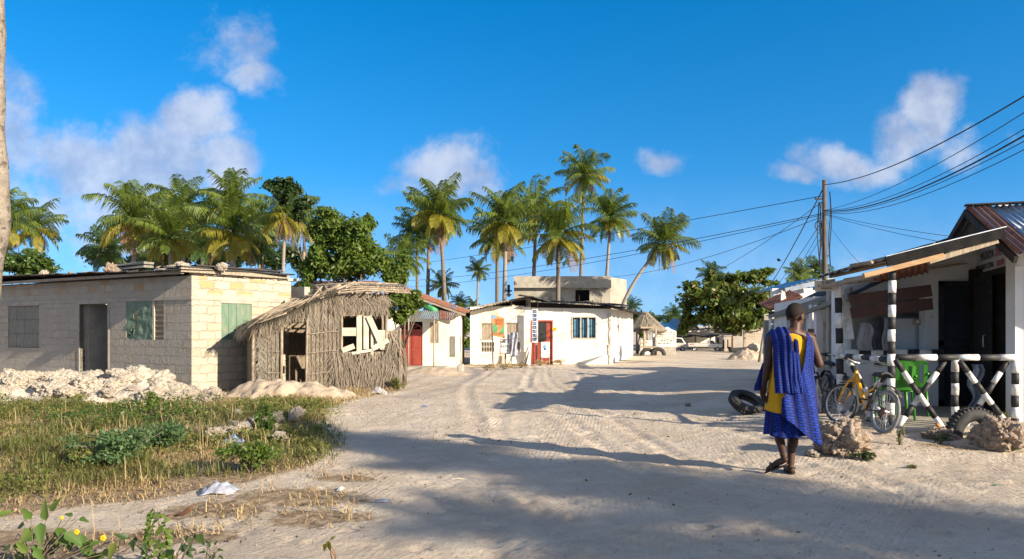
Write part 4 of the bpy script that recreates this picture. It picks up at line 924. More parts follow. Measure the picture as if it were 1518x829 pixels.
# door leaf swung open over the wall
Dm=GW@Matrix.Translation((dn,-.05,0))@Matrix.Rotation(R(-8),4,'Z')
lf=MB().box((-.62,-.045,.03),(0,0,dh-.02),0,Dm)
for z0,z1 in ((.12,.8),(.9,1.35),(1.45,2.05)): lf.box((-.56,-.06,z0),(-.06,-.045,z1),0,Dm)
d=lf.build('door',M['black'],SHP,bevel=.005); 
h=MB().tube([Dm@V((-.55,-.06,1.0)),Dm@V((-.55,-.11,1.02)),Dm@V((-.55,-.11,1.2)),Dm@V((-.55,-.06,1.22))],.012,6).build('handle',M['steel'],d,True)
tq=Matrix.Rotation(wa+PI,4,'Z')
def gtext(name,body,size,mat,xl,z,sx=1,roll=0,n_=None):
    p=GW@V((xl,-.012,z)); return text(name,body,size,mat,SHP,p,(PI/2,0,0) if False else (Matrix.Rotation(wa+PI,4,'Z')@Matrix.Rotation(PI/2,4,'X')@Matrix.Rotation(roll,4,'Z')).to_euler(),sx)
gtext('lettering','MATAIYA',.20,M['ink'],TL(1464),2.42,.95); gtext('lettering','ONE',.20,M['red'],TL(1481),2.42,.9)
gtext('lettering','BODY ESPADO CUTING',.125,M['ink'],TL(1460),2.275,.85); gtext('lettering','SALON',.125,M['red'],TL(1484),2.275,.95)
gtext('lettering','BARBER',.15,M['ink'],TL(1494),2.58,.8,-.75); gtext('lettering','KINYOZI',.13,M['ink'],TL(1443.5),2.40,.7,1.25)
b=MB(); 
for k in range(5): b.tube([GW@V((TL(1449-k*1.0),-.03,2.62+.05*k)),GW@V((TL(1447-k),-.05,2.70+.04*k))],.012,5)
b.blob(GW@V((TL(1444),-.06,2.62)),(.05,.05,.05)); b.tube([GW@V((TL(1444),-.06,2.64)),GW@V((TL(1450),-.05,2.78)),GW@V((TL(1456),-.04,2.86))],.012,5); b.build('wall_lamp',M['black'],SHP)
# gable roof with overhang
A=V((6.72,9.85,2.50))-o; P_=V((6.98,11.4,3.36))-o; B_=V((7.50,13.1,2.75))-o; ri=V((.94,-.34,0))*4
s=MB().corr(P_,P_+ri,A,.085,.02,0,3,.03); r1=s.build('roof_sheet',M['tin'],SHP)
s=MB().corr(P_+V((-.03,0,.014)),P_+ri*.07+V((0,0,.014)),A+V((-.03,0,.014)),.085,.02,0,3,.03); s.build('rusty_edge',M['rust'],r1)
s=MB().corr(B_,B_+ri,P_,.085,.02,0,3,.03); s.build('roof_sheet',M['tin'],SHP)
s=MB().beam(P_+V((0,0,-.08)),A+V((0,.05,-.08)),.05,.1).beam(P_+V((0,0,-.08)),B_+V((0,0,-.08)),.05,.1).beam(P_+V((-.02,0,.03)),P_+ri+V((0,0,.03)),.16,.02); s.build('barge_board',M['oldtin'],SHP)
# back wall facing the camera, with counter opening
YB=12.55; bw=MB(); kx=lambda px:(px-CX)/F*YB-o.x; kz=lambda py:zpx(py,YB)-FZ
bw.prism([(kx(1240),2.05),(kx(1449),2.05),(kx(1449),2.72),(kx(1300),2.2)],0,.2,0,Matrix.Translation((0,YB-o.y,0))); bw.wall(kx(1240),kx(1449),-.3,2.05,.2,[(kx(1262),kx(1372),kz(520),kz(440)),(kx(1391),kx(1444),0,2.05)],Matrix.Translation((0,YB-o.y,0)))
bw.build('back_wall',M['shopwhite'],SHP)
yb=YB-o.y
MB().box((kx(1262),yb+.9,-.2),(kx(1440),yb+1.0,2.0)).build('inner_wall',M['plaster'],SHP)
bb=MB()
for i in range(8): a=kx(1250)+(kx(1392)-kx(1250))*i/8; bb.box((a,yb-.14,kz(526)),(a+(kx(1392)-kx(1250))/8,yb-.0,kz(518)),(i+1)%2)
bb.build('counter_edge',stripe_mats,SHP)
# brown hanging boards
def hang(name,label,pts,Y,th,mat):
    q=[PX(a,b,Y) for a,b in pts]; c=sum(q,V((0,0,0)))/len(q); return tag(MB().prism([(p.x-c.x,p.z-c.z) for p in q],-th/2,th/2).build(name,mat,None,bevel=.004,loc=(c.x,Y,c.z)),label,'board')
hang('hanging_board','long dark brown plank tilted across the shop opening, topmost of two',[(1258,437.5),(1379,422),(1382,439.5),(1261,453)],11.9,.035,M['brownpaint'])
hang('hanging_board','long dark brown plank tilted across the shop opening, lower of two',[(1260,456.5),(1381.5,442),(1383,459),(1263,472.5)],11.9,.035,M['brownpaint'])
hang('leaning_board','tall white panel leaning in the shop opening left of the hanging shirts',[(1247,445),(1258,441),(1266,503),(1252,503)],12.4,.03,M['whitep'])
# grille leaf
gx0,gx1=kx(1391),kx(1444); g=MB().box((gx0,yb-.05,0),(gx0+.07,yb+.02,kz(418))).box((gx1-.07,yb-.05,0),(gx1,yb+.02,kz(418))).box((gx0,yb-.05,kz(424)),(gx1,yb+.02,kz(417))).box((gx0,yb-.05,kz(513)),(gx1,yb+.02,kz(505))).box((gx0,yb-.05,0),(gx1,yb+.02,.1)); gd=g.build('grille_door',M['black'],SHP)
MB().box((gx0+.07,yb-.015,.1),(gx1-.07,yb,kz(513))).box((gx0+.07,yb-.012,kz(505)),(gx1-.07,yb,kz(424))).build('door_panel',M['glass'],gd)
# things inside: shirts, cabinet, meter
def cloth(name,label,px0,px1,py0,py1,Y,mat,cat='shirt'):
    P=[]
    for i in range(14):
        t_=i/13; wv=.6+.4*min(1,t_*4); row=[]
        for j in range(16):
            u=j/15-.5; row.append(PX((px0+px1)/2+u*(px1-px0)*wv+2*math.sin(i*.5),py0+(py1-py0)*t_+3*abs(u)*(1-t_),Y+.02*math.sin(j*.8+i*.2)+.012*math.sin(j*2.1)))
        P.append(row)
    c=P[0][7].copy(); m=MB().grid([[p-c for p in r] for r in P]); o_=m.build(name,mat,None,True,solid=.012,loc=c); return tag(o_,label,cat)
M['greycloth']=mot('grey_cloth',(.26,.25,.25),(.34,.33,.33),6,.9,.1,.006,14); M['dkcloth']=mot('dark_cloth',(.05,.05,.06),(.10,.095,.10),6,.9,.1,.006,14)
cloth('hanging_shirt','pale grey shirt hanging below the brown planks',1272,1294,477,520,12.35,M['greycloth']); cloth('hanging_shirt','dark patterned shirt hanging beside the pale grey one',1293,1312,470,519,12.4,M['dkcloth'])
cloth('hanging_cloth','narrow pale cloth hanging behind the tall striped post',1309,1318,470,520,12.3,M['greycloth'],'cloth')
c=PX(1350,480,12.9); t=thing('cabinet','grey painted cabinet standing inside the shop opening','cabinet',(c.x,12.9,FZ)); MB().box((-.42,0,0),(.25,.4,1.5)).build('body',M['plaster'],t,bevel=.01); MB().box((-.40,-.02,.95),(.23,0,1.48)).build('door',M['shopwhite'],t); MB().box((-.40,-.02,.05),(.23,0,.9)).build('door',M['shopwhite'],t)
c=PX(1358,477,12.5); t=thing('meter_box','small brown wooden meter box on the shop wall','meter box',c); MB().box((-.06,-.05,-.05),(.06,0,.05)).build('box',M['wood'],t,bevel=.004); MB().lathe([(.001,-.056),(.022,-.056),(.022,-.05)],(0,0,0),'y',14).build('dial',M['whitep'],t)
# veranda posts & railing
YR=9.98
rx=lambda px:(px-CX)/F*YR; rz=lambda py:zpx(py,YR)
t=thing('veranda_post','tall black and white striped post carrying the corner of the veranda roof','post',(rx(1320.5),YR,FZ)); striped(MB(),(0,0,0),(.02,0,rz(398)-FZ),.048,.165,0,12).build('post',stripe_mats,t,True)
t=thing('veranda_post','black and white striped post behind the parked bicycles','post',(5.32,12.0,.02)); striped(MB(),(0,0,0),(-.05,0,2.22),.055,.24,1,12).build('post',stripe_mats,t,True)
t=thing('striped_railing','black and white striped railing with crossed braces along the veranda front','railing',(rx(1325),YR,FZ)); b0_=V((rx(1325),YR,FZ))
pt=lambda px,py,dy=0: V((rx(px),YR+dy,rz(py)))-b0_
striped(MB(),pt(1326,530),pt(1512,530),.042,.27,0,12).build('rail',stripe_mats,t,True)
for a_,b_,dy in (((1325,533),(1396,635),-.03),((1404,536),(1333,635),.05),((1420,535),(1492,630),-.03),((1497,536),(1434,634),.05)): striped(MB(),pt(*a_,dy),pt(*b_,dy),.036,.185,0,10).build('brace',stripe_mats,t,True)
for px,e in ((1415.5,534),(1505,536)): striped(MB(),pt(px,637),pt(px,e),.046,.15,0,12).build('short_post',stripe_mats,t,True)
b=striped(MB(),V((5.28,11.95,1.06))-b0_,V((5.12,10.02,1.08))-b0_,.04,.3,1,10); b.build('side_rail',stripe_mats,t,True)
for k,(a_,b_) in enumerate((((5.25,11.8,.05),(5.18,10.1,.95)),((5.2,10.2,.1),(5.3,11.7,1.0)))): striped(MB(),V(a_)-b0_,V(b_)-b0_,.036,.2,k,10).build('brace',stripe_mats,t,True)
# veranda roof
VR=thing('veranda_roof','dark patched iron lean-to roof on fresh timber over the shop veranda','roof',(5,9.9,2.3)); o=V((5,9.9,2.3))
Nn=V((6.55,9.9,2.83))-o; Qq=V((5.0,9.9,2.42))-o; Ww=V((5.0,12.15,2.34))-o; Ee=V((7.3,12.5,2.98))-o
s=MB(); P=[]
for i in range(40):
    a=i/39; row=[]
    for j in range(9):
        b=j/8; p=(Qq*(1-b)+Nn*b)*(1-a)+(Ww*(1-b)+Ee*b)*a; row.append(p+V((0,0,.016*math.sin(i*PI/2)+.02*mnoise.noise(p*2))))
    P.append(row)
s.grid(P).build('iron_sheet',M['oldtin'],VR,solid=.012)
s=MB(); s.beam(Qq+V((-.02,-.03,-.03)),Nn+V((0,-.03,-.05)),.02,.13,jit=.02); s.build('fascia_sheet',M['fascia'],VR)
s=MB().beam(Qq+V((-.03,-.035,.045)),Nn+V((.02,-.035,.03)),.03,.010); s.build('edge_strip',M['tin'],VR)
pv=lambda px,py,Y:PX(px,py,Y)-o
s=MB().beam(pv(1280,409,9.84),pv(1398,379,9.8),.06,.065); s.build('fresh_beam',M['fresh'],VR,bevel=.004)
s=MB().beam(pv(1376,388,9.95),pv(1478,357,9.95),.06,.07).beam(pv(1207,428,12.2),pv(1302,406,10.1),.05,.06,jit=.1); s.build('old_beam',M['wood'],VR,bevel=.004)
s=MB()
for a_,b_ in (((1262,394,10.9),(1292,389,9.95)),((1320,402,10.2),(1388,362,9.9)),): s.tube([pv(*a_),pv(*b_)],.028,8)
for k in range(5):
    u=(k+.5)/5; s.tube([Qq*(1-u)+Nn*u+V((0,.05,-.06)),Ww*(1-u)+Ee*u+V((0,0,-.06))],.03,7)
s.build('roof_pole',M['pole'],VR,True)
s=MB().corr(pv(1288,408,10.6),pv(1376,389,10.3),pv(1300,420,12.3),.085,.018,0,3,.02); s.build('rusty_sheet',M['rust'],VR)
s=MB()
for k in range(7): a=pv(1232+k*22,422-k*4.4+random.uniform(-4,6),11.8); s.beam(a,a+V((.8,random.uniform(-.2,.2),.12+random.uniform(-.05,.08))),.16,.025,jit=.2)
s.build('loose_plank',M['wood'],VR)
c=PX(1223.5,424,11.9); t=thing('shop_placard','pale wooden placard hung at the far corner of the veranda roof','sign',c); MB().prism([(-.16,-.095),(.155,-.07),(.15,.115),(-.17,.075)],-.015,.015).build('board',M['boardpale'],t)
b=MB(); scribble(b,-.05,.06,.035,.045,-.018); scribble(b,-.12,.12,-.02,.05,-.018); scribble(b,-.06,.08,-.055,.03,-.018); b.build('lettering',M['brownpaint'],t)
# ================================================================ SHOPS FURTHER DOWN THE LANE
LN=math.atan2(1,.2)
NS=thing('lean_to_shop','row of low whitewashed stalls under a sagging dark plank lean-to beyond the veranda','shop',(5.6,15.2,0)); o=V((5.6,15.2,0))
pv=lambda px,py,Y:PX(px,py,Y)-o
MB().box((.95,.2,-.2),(3.5,.4,2.1)).wall(-.1,.0,0,.1,.1).build('front_wall',M['shopwhite'],NS)
MB().wall(.0,5.5,-.2,2.15,.2,[(.8,1.7,.8,1.7),(2.6,3.4,0,1.8)],Matrix.Translation((.95,.4,0))@Matrix.Rotation(LN,4,'Z')).build('side_wall',M['shopwhite'],NS)
for px,Y,w_ in ((1204,14.6,.1),(1213,14.2,.13),(1189,17,.1),(1178,19,.1)): a=pv(px,480,Y); MB().box((a.x-w_/2,a.y-w_/2,-.1),(a.x+w_/2,a.y+w_/2,zpx(452,Y))).build('pillar',M['shopwhite'],NS,bevel=.01)
a=pv(1222,480,14.3); MB().box((a.x-.12,a.y,-.1),(a.x+.16,a.y+.04,1.95)).build('white_door',M['whitep'],NS)
P=[]
for i in range(14):
    Y=12.0+i*.75; row=[]
    for j in range(7): row.append(V((5.55+.28*j+.2*(Y-12)-5.6,Y-15.2,2.05-.022*(Y-12)+.03*math.sin(i*1.7)+.13*j+.04*mnoise.noise(V((i*.8,j*.8,1))))))
    P.append(row)
MB().grid(P).build('roof',M['oldtin'],NS,solid=.02)
s=MB()
for k,(a_,b_,h_) in enumerate((((1150,466,20),(1262,430,12.2),.10),((1168,470,17),(1258,441,12.3),.12),((1195,463,14.5),(1262,437,12.3),.07),((1140,470,21.5),(1215,448,14),.09))): s.beam(pv(*a_),pv(*b_),.04,h_,jit=.15)
s.build('plank',M['greywood'],NS)
MB().box((.98,.1,1.5),(1.5,.15,1.68)).build('sign_board',M['signlblue'],NS); MB().box((.75,-.2,.75),(1.7,.15,.8)).build('counter',M['wood'],NS)
MB().box((.98,.15,.3),(1.6,.19,1.45)).build('dark_opening',M['dark'],NS)
p=PX(1165,480,22.5); t=thing('tiled_shop','far white shop with red tile edge roof and lit window behind the man','shop',(p.x,22.5,g0(p.x,22.5))); o=V(t.location); pv=lambda px,py,Y=22.5:PX(px,py,Y)-o
a=pv(1143,480).x; b=pv(1205,480).x
MB().wall(a,b,-.2,zpx(462,22.5)-o.z,.2,[(pv(1145,480).x,pv(1153,480).x,.5,1.95),(pv(1166,480).x,pv(1174,480).x,1.1,1.95)]).build('wall',M['shopwhite'],t)
MB().box((a,.6,-.1),(b,.7,2)).build('inner_wall',M['plaster'],t); MB().box((pv(1145,480).x,.06,1.3),(pv(1151,480).x,.08,1.9)).box((pv(1166,480).x,.06,1.15),(pv(1173,480).x,.08,1.9)).build('pale_sheet',M['whitep'],t)
s=MB()
for i in range(16):
    for j in range(3): c=pv(1143+i*3.0,459.5-i*1.25,21.9)+V((0,j*.3,j*.06)); s.tube([c,c+V((.0,.33,.10))],.045,6)
s.build('tile_roof',M['rust'],t)
MB().beam(pv(1140,466,21.9),pv(1205,455,21.9),.06,.14).beam(pv(1140,468,21.7),pv(1180,464,21.7),.5,.03).build('eave_board',M['oldtin'],t)
MB().prism([(0,0),(.18,0),(.12,.3),(.02,.38)],-.05,.05,0,Matrix.Translation(pv(1157,449,22.2))).build('ridge_finial',M['whitep'],t)
p=PX(1190,480,27); t=thing('blue_roofed_house','house with pale blue grey iron roof edge seen behind the shops','house',(p.x,27,-.2)); o=V(t.location)
MB().box((-1.0,.3,0),(3,.5,3.1)).build('wall',M['shopwhite'],t); MB().corr(V((-.75,-.3,zpx(428,27)+.2)),V((.5,-.3,zpx(413,27)+.2)),V((-.75,3,zpx(428,27)+.2)),.2,.03).build('roof',M['tin'],t); MB().beam((-.75,-.33,zpx(428,27)+.12),(1.0,-.33,zpx(411,27)+.12),.04,.16).build('fascia',M['tin'],t)
# rusty roof behind veranda
p=PX(1370,370,16); t=thing('rusty_roofed_store','store whose rusty sheet roof rises behind the dark veranda roof','building',(p.x,16,0)); MB().box((-.2,.5,0),(4,.7,2.9)).build('wall',M['shopwhite'],t); MB().wall(0,11.5,0,3.0,.25,(),Matrix.Translation((-.2,-1.2,0))@Matrix.Rotation(math.atan2(10,4.7),4,'Z')).build('shadow_wall',M['plaster'],t)  # long wall hidden behind the veranda, added to cast the shadow over the lane
MB().corr(V((-.45,-.1,3.10)),V((0,.9,3.15)),V((3.2,.0,4.2)),.09,.02).build('roof',M['rust'],t); MB().beam((-.45,-.15,3.07),(3.2,-.1,4.15),.04,.08).build('rafter',M['woodh'],t)
# plastic chairs
def chair(label,loc,rz):
    t=thing('plastic_chair',label,'chair',loc,rz,'green plastic chairs on the veranda')
    P=[[V((-.21+.42*j/6,-.2+.42*i/6,.42-.015*math.sin(PI*i/6)*math.sin(PI*j/6))) for j in range(7)] for i in range(7)]; MB().grid(P).build('seat',M['green_pl'],t,True,solid=.02)
    b=MB()
    P=[[V((-.21+.42*j/8,.22+.12*i/6+.04*(1-((j-4)/4)**2),.44+.42*i/6-.05*((j-4)/4)**4*(i==6))) for j in range(9)] for i in range(7)]
    for i in range(6):
        for j in range(8):
            if j%2==1 and 1<=i<=4: continue
            b.add([P[i][j],P[i][j+1],P[i+1][j+1],P[i+1][j]],[(0,1,2,3)])
    b.build('backrest',M['green_pl'],t,solid=.018)
    for x in (-.19,.19):
        for y in (-.18,.2): MB().tube([(x*1.15,y*1.15,0),(x,y,.42)],[.016,.026],6).build('leg',M['green_pl'],t,True)
        MB().tube([(x*1.12,.3,.64),(x*1.2,.05,.65),(x*1.18,-.16,.62),(x*1.1,-.18,.42)],.02,6).build('armrest',M['green_pl'],t,True)
p=PX(1352,480,11.4); chair('green plastic armchair turned aside behind the crossed braces',(p.x,11.4,FZ),R(150)); p=PX(1331,480,10.8); chair('green plastic chair just right of the tall striped post',(p.x,10.9,FZ),R(165))
# tyres
tyre(0,0,'worn black tyre leaning over on the shaded sand beside the man',None,1.0,(R(-58),0,R(25)),0,(4.02,12.7,g0(4.02,12.7)+.17))
q=GP(1452,650); tyre(0,0,'half buried dusty tyre under the veranda edge beside a pink boulder',None,1.15,(0,0,R(5)),0,(q.x,q.y+.12,q.z+.02))
q=GP(1384,637); tag(MB().blob((0,0,0),(.035,.035,.03)).build('fallen_fruit',M['orange'],None,True,loc=V((rx(1384),YR-.1,FZ+.03))),'small bright orange fruit on the edge of the veranda floor','fruit')
p=PX(1442,580,11.8); P=[[V((.28*(j/10-.5)*(.4+.6*i/9)+.04*math.sin(i*1.3),.06*math.sin(j*1.1+i*.6),.75*(1-i/9))) for j in range(11)] for i in range(10)]
tag(MB().grid(P).build('plastic_sack',M['bag'],None,True,solid=.012,loc=(p.x,11.7,FZ)),'crumpled translucent sack by the dark grille door','sack')
# ================================================================ WALKING MAN
mx,my=2.91,7.78; MAN=thing('person','man seen from behind in blue checked robes over yellow cloth, walking and holding a phone','person',(mx,my,g0(mx,my)))
b=MB()
def cap(pts,rs,n=14):
    pts=[V(p) for p in pts]; b.tube(pts,rs,n); b.blob(pts[0],rs[0],n,8); b.blob(pts[-1],rs[-1],n,8)
# head turned to the right and a little down
hc=V((.078,.035,1.648)); HR=Matrix.Translation(hc)@Matrix.Scale(1.1,4)@Matrix.Rotation(R(-58),4,'Z')@Matrix.Rotation(R(-10),4,'X')
hv=lambda x,y,z: HR@V((x,y,z))
def hblob(c,r):
    s=len(b.v); b.blob((0,0,0),r,16,12); 
    for i in range(s,len(b.v)): b.v[i]=tuple(HR@(V(b.v[i])+V(c)))
hblob((0,-.012,.03),(.076,.095,.092)); hblob((0,.018,-.03),(.062,.072,.082)); hblob((0,.05,-.085),(.042,.035,.032)); hblob((0,.086,-.018),(.014,.02,.02)); hblob((0,.078,.0),(.010,.016,.03)); hblob((0,.078,-.058),(.026,.016,.012))
for s in (-1,1): hblob((s*.079,-.008,-.012),(.011,.021,.033)); hblob((s*.03,.07,.012),(.017,.014,.012))
cap([(.045,-.02,1.46),(.066,.005,1.56)],[.062,.054])
b.blob((.01,0,1.30),(.165,.105,.19),16,12); b.blob((.0,0,1.08),(.14,.10,.2),16,12); b.blob((0,0,.92),(.165,.115,.13),16,12)
cap([(-.17,-.005,1.425),(.03,-.015,1.475),(.20,.01,1.42)],[.062,.066,.062])
cap([(-.185,-.0,1.415),(-.232,-.02,1.14)],[.056,.043]); cap([(-.232,-.02,1.14),(-.262,.02,.92)],[.043,.027])
cap([(.215,.005,1.415),(.305,-.01,1.15)],[.058,.046]); cap([(.305,-.01,1.15),(.318,.165,1.34)],[.045,.028])
cap([(.085,0,.92),(.055,.05,.50),(.005,-.015,.10)],[.085,.058,.036]); b.blob((.038,-.0,.36),(.053,.06,.12)); 
cap([(-.085,0,.92),(-.10,.095,.50),(-.115,-.14,.215)],[.085,.058,.035]); b.blob((-.112,-.02,.39),(.051,.06,.11))
# feet
cap([(.003,-.045,.045),(.01,.05,.05),(.03,.165,.03)],[.036,.038,.026]); cap([(.0,-.01,.10),(.003,-.03,.05)],[.036,.036])
cap([(-.108,-.155,.175),(-.165,-.10,.125),(-.235,-.03,.055)],[.034,.036,.024]); 
for k in range(5): cap([(.012+.012*k,.17,.028),(.010+.013*k,.20-.008*k,.022)],[.010,.009],8); cap([(-.23-.002*k,-.03+.012*k-.02,.05),(-.257+.006*k,-.016+.013*k-.02,.035)],[.010,.009],8)
# left hand hanging, slightly curled
def hand(M4,curl,side):
    s=len(b.v); n=len(b.f)
    b.blob((0,0,.05),(.014,.038,.052),12,8)
    for k,(y,L_) in enumerate(((.028,.068),(.010,.076),(-.009,.072),(-.027,.056))):
        p=V((0,y,.092)); a=0; pts=[p]
        for j in range(3): a+=curl*(1 if j else .5); p=p+V((math.sin(a)*L_*.36,0,math.cos(a)*L_*.36)); pts.append(p)
        b.tube(pts,[.0095,.009,.0085,.0075],8); b.blob(pts[-1],.0078,8,6)
    pts=[V((.004,.032,.03)),V((.016,.055,.055)),V((.030,.058,.085))]; b.tube(pts,[.013,.011,.009],8); b.blob(pts[-1],.009,8,6)
    for i in range(s,len(b.v)): p=V(b.v[i]); p.y*=side; b.v[i]=tuple(M4@p)
hand(Matrix.Translation((-.264,.022,.905))@Matrix.Rotation(PI,4,'X')@Matrix.Rotation(R(70),4,'Z'),.35,1)
hand(Matrix.Translation((.318,.168,1.35))@Matrix.Rotation(R(10),4,'X')@Matrix.Rotation(R(200),4,'Z'),.75,-1)
tmp=b.build('tmp',M['skin'])
q=tmp.modifiers.new('r','REMESH'); q.mode='VOXEL'; q.voxel_size=.0062; q.use_smooth_shade=True
q=tmp.modifiers.new('s','SMOOTH'); q.factor=.5; q.iterations=5
dg=bpy.context.evaluated_depsgraph_get(); me=bpy.data.meshes.new_from_object(tmp.evaluated_get(dg)); bpy.data.objects.remove(tmp)
body=bpy.data.objects.new('body',me); COL.objects.link(body); body.parent=MAN; me.materials.clear(); me.materials.append(M['skin'])
# short hair: a close cap following the skull, above the hairline
h=MB(); P=[]
for i in range(13):
    row=[]
    for j in range(29):
        a=2*PI*j/28; back=.5-.5*math.sin(a); tm=1.0+1.25*back; t=.02+tm*i/12
        r=V((.0790*math.sin(t)*math.cos(a),.1*math.sin(t)*math.sin(a)-.012,.097*math.cos(t)+.03)); row.append(HR@(r*(1+.012*mnoise.noise(r*60))))
    P.append(row)
h.grid(P).build('hair',M['hair'],MAN,True,solid=.004)
def cloth_tube(name,a0,a1,zt_,zb_,rx_,ry_,fold,mat,nf=9,na=90,nz=40,ph=0,cx=0,twist=0):
    P=[];UVs=[]
    for i in range(nz+1):
        t=i/nz; row=[];uv=[]
        for j in range(na+1):
            a=R(a0+(a1-a0)*j/na); z=zt_(math.degrees(a))*(1-t)+zb_(math.degrees(a))*t
            f=fold*(.25+.75*min(1,max(0,(1.35-z)/.75)))
            w=math.sin(nf*a+ph+twist*z)+.5*math.sin(nf*1.9*a+2.1*ph+1.3*twist*z)+.8*mnoise.noise(V((a*3,z*4,ph)))
            x=(rx_(z)+f*w)*math.sin(a)+cx; y=-(ry_(z)+f*w)*math.cos(a)
            row.append(V((x,y,z))); uv.append((a*.22+.12*z,z+.05*a))
        P.append(row);UVs.append(uv)
    return MB().grid(P,0,UVs).build(name,mat,MAN,True,solid=.005)
ip=lambda xs,ys: (lambda v: float(np.interp(v,xs,ys)))
rxm=ip([.3,.5,.9,1.1,1.3,1.42,1.5],[.205,.195,.172,.160,.180,.165,.10]); rym=ip([.3,.5,.9,1.1,1.3,1.45,1.52],[.19,.18,.15,.13,.135,.11,.08])
# lower wrap and yellow layer
cloth_tube('lower_wrap',-180,180,lambda a:.85,lambda a:.405+.012*math.sin(a*.06),lambda z:rxm(z)+.03*(.9-z)*1.6+.012,lambda z:rym(z)+.03*(.9-z),.018,M['robe'],6,120,ph=.7,cx=-.02)
cloth_tube('yellow_wrap',-180,180,ip([-180,-120,-60,0,30,60,90,130,180],[1.42,1.40,1.46,1.47,1.44,1.30,1.2,1.3,1.42]),lambda a:.655+.01*math.sin(a*.05),lambda z:rxm(z)+.026+.085*max(0,1-z),lambda z:rym(z)+.012+.085*max(0,1-z),.008,M['yellow'],6,120,ph=2,cx=-.008)
# outer drape: over the right shoulder, wrapped round the back and right side, pointed hem
cloth_tube('outer_drape',-38,215,ip([-38,-5,10,24,38,52,66,84,110,150,190,215],[.80,.98,1.06,1.30,1.475,1.475,1.36,1.20,1.22,1.30,1.25,1.1]),ip([-38,-15,10,40,58,80,110,160,215],[.64,.55,.44,.335,.315,.40,.45,.45,.5]),lambda z:rxm(z)+.050+.12*min(.3,max(0,1-z)),lambda z:rym(z)+.056+.13*min(.3,max(0,1-z)),.024,M['robe'],6,170,60,1.4,.012,5)
# shawl: front of the left shoulder, over it, down the back in pleats
def shawl(name,path,w0,w1,fold,mat,ph=0,nf=4):
    path=[V(p) for p in path]; P=[];UVs=[];L_=0
    N_=50; pts=[]
    for i in range(N_+1):
        t=i/N_*(len(path)-1); k=min(int(t),len(path)-2); u=t-k
        p0=path[max(k-1,0)];p1=path[k];p2=path[k+1];p3=path[min(k+2,len(path)-1)]
        pts.append(.5*((2*p1)+(p2-p0)*u+(2*p0-5*p1+4*p2-p3)*u*u+(3*p1-p0-3*p2+p3)*u**3))
    for i,p in enumerate(pts):
        t=i/N_; d=(pts[min(i+1,N_)]-pts[max(i-1,0)]).normalized(); n=d.cross(V((1,0,0))); n.normalize(); 
        if i: L_+=(p-pts[i-1]).length
        w=w0*(1-t)+w1*t; row=[];uv=[]
        for j in range(33):
            s=j/32-.5; f=fold*(.4+.6*t)*(math.sin(s*nf*2*PI+ph+1.2*math.sin(3*t))+.4*math.sin(s*nf*4.3*PI+ph)); row.append(p+V((1,0,0))*s*w-n*f*1.0+V((0,.02*abs(s)*2,-.05*abs(s)*2*(1 if t<.6 else 0)))); uv.append((s*w*1.6,L_))
        P.append(row);UVs.append(uv)
    return MB().grid(P,0,UVs).build(name,mat,MAN,True,solid=.006)
shawl('shoulder_shawl',[(-.07,.17,1.0),(-.085,.15,1.28),(-.085,.10,1.47),(-.085,.0,1.535),(-.085,-.10,1.49),(-.086,-.165,1.36),(-.084,-.185,1.15),(-.078,-.215,.95),(-.075,-.225,.86)],.24,.29,.022,M['robe'],.4)
shawl('shawl_end',[(-.04,-.19,1.30),(-.035,-.215,1.1),(-.03,-.225,.95),(-.02,-.23,.86)],.13,.15,.012,M['robe'],1.9,3)
shawl('shawl_flap',[(-.21,.06,1.2),(-.245,.08,1.05),(-.262,.09,.92),(-.27,.08,.86)],.09,.14,.012,M['robe'],.2,2)
# phone and sandals
tag(MB().cbox((0,0,0),(.072,.010,.15)).build('phone',M['black'],None,bevel=.006,loc=(mx+.305,my+.205,g0(mx,my)+1.445)),'dark mobile phone held up in the walking man\'s right hand','phone')
bpy.data.objects['phone'].rotation_euler=(R(-20),0,R(-35))
def sandal(pts,up,rz):
    a,c=V(pts[0]),V(pts[1]); d=(c-a).normalized(); s=d.cross(V(up)).normalized(); n=s.cross(d); P=[]
    m=MB(); ring=[]
    for k in range(24):
        t=2*PI*k/24; u=math.cos(t); w=.047*math.sin(t)*(1-.12*u if u<0 else 1+.1*u); ring.append(a+(c-a)*(.5+.5*u)+s*w)
    m.add([p for p in ring]+[p-n*.016 for p in ring],[tuple(range(24)),tuple(range(47,23,-1))]+[(k,(k+1)%24,24+(k+1)%24,24+k) for k in range(24)])
    o=m.build('sandal',M['leather'],MAN); st=MB(); mid=a+(c-a)*.62
    st.tube([mid-s*.046,mid-s*.03+n*.055,mid+n*.068,mid+s*.03+n*.055,mid+s*.046],.007,6); h=a+(c-a)*.14; st.tube([mid-s*.044+n*.01,h-s*.038+n*.045,a+n*.06-d*.002,h+s*.038+n*.045,mid+s*.044+n*.01],.006,6); st.build('strap',M['leather'],o,True)
sandal(((.0,-.088,.016),(.035,.20,.016)),(0,0,1),0); sandal(((-.085,-.175,.135),(-.263,.0,.016)),(-.45,.3,1),0)
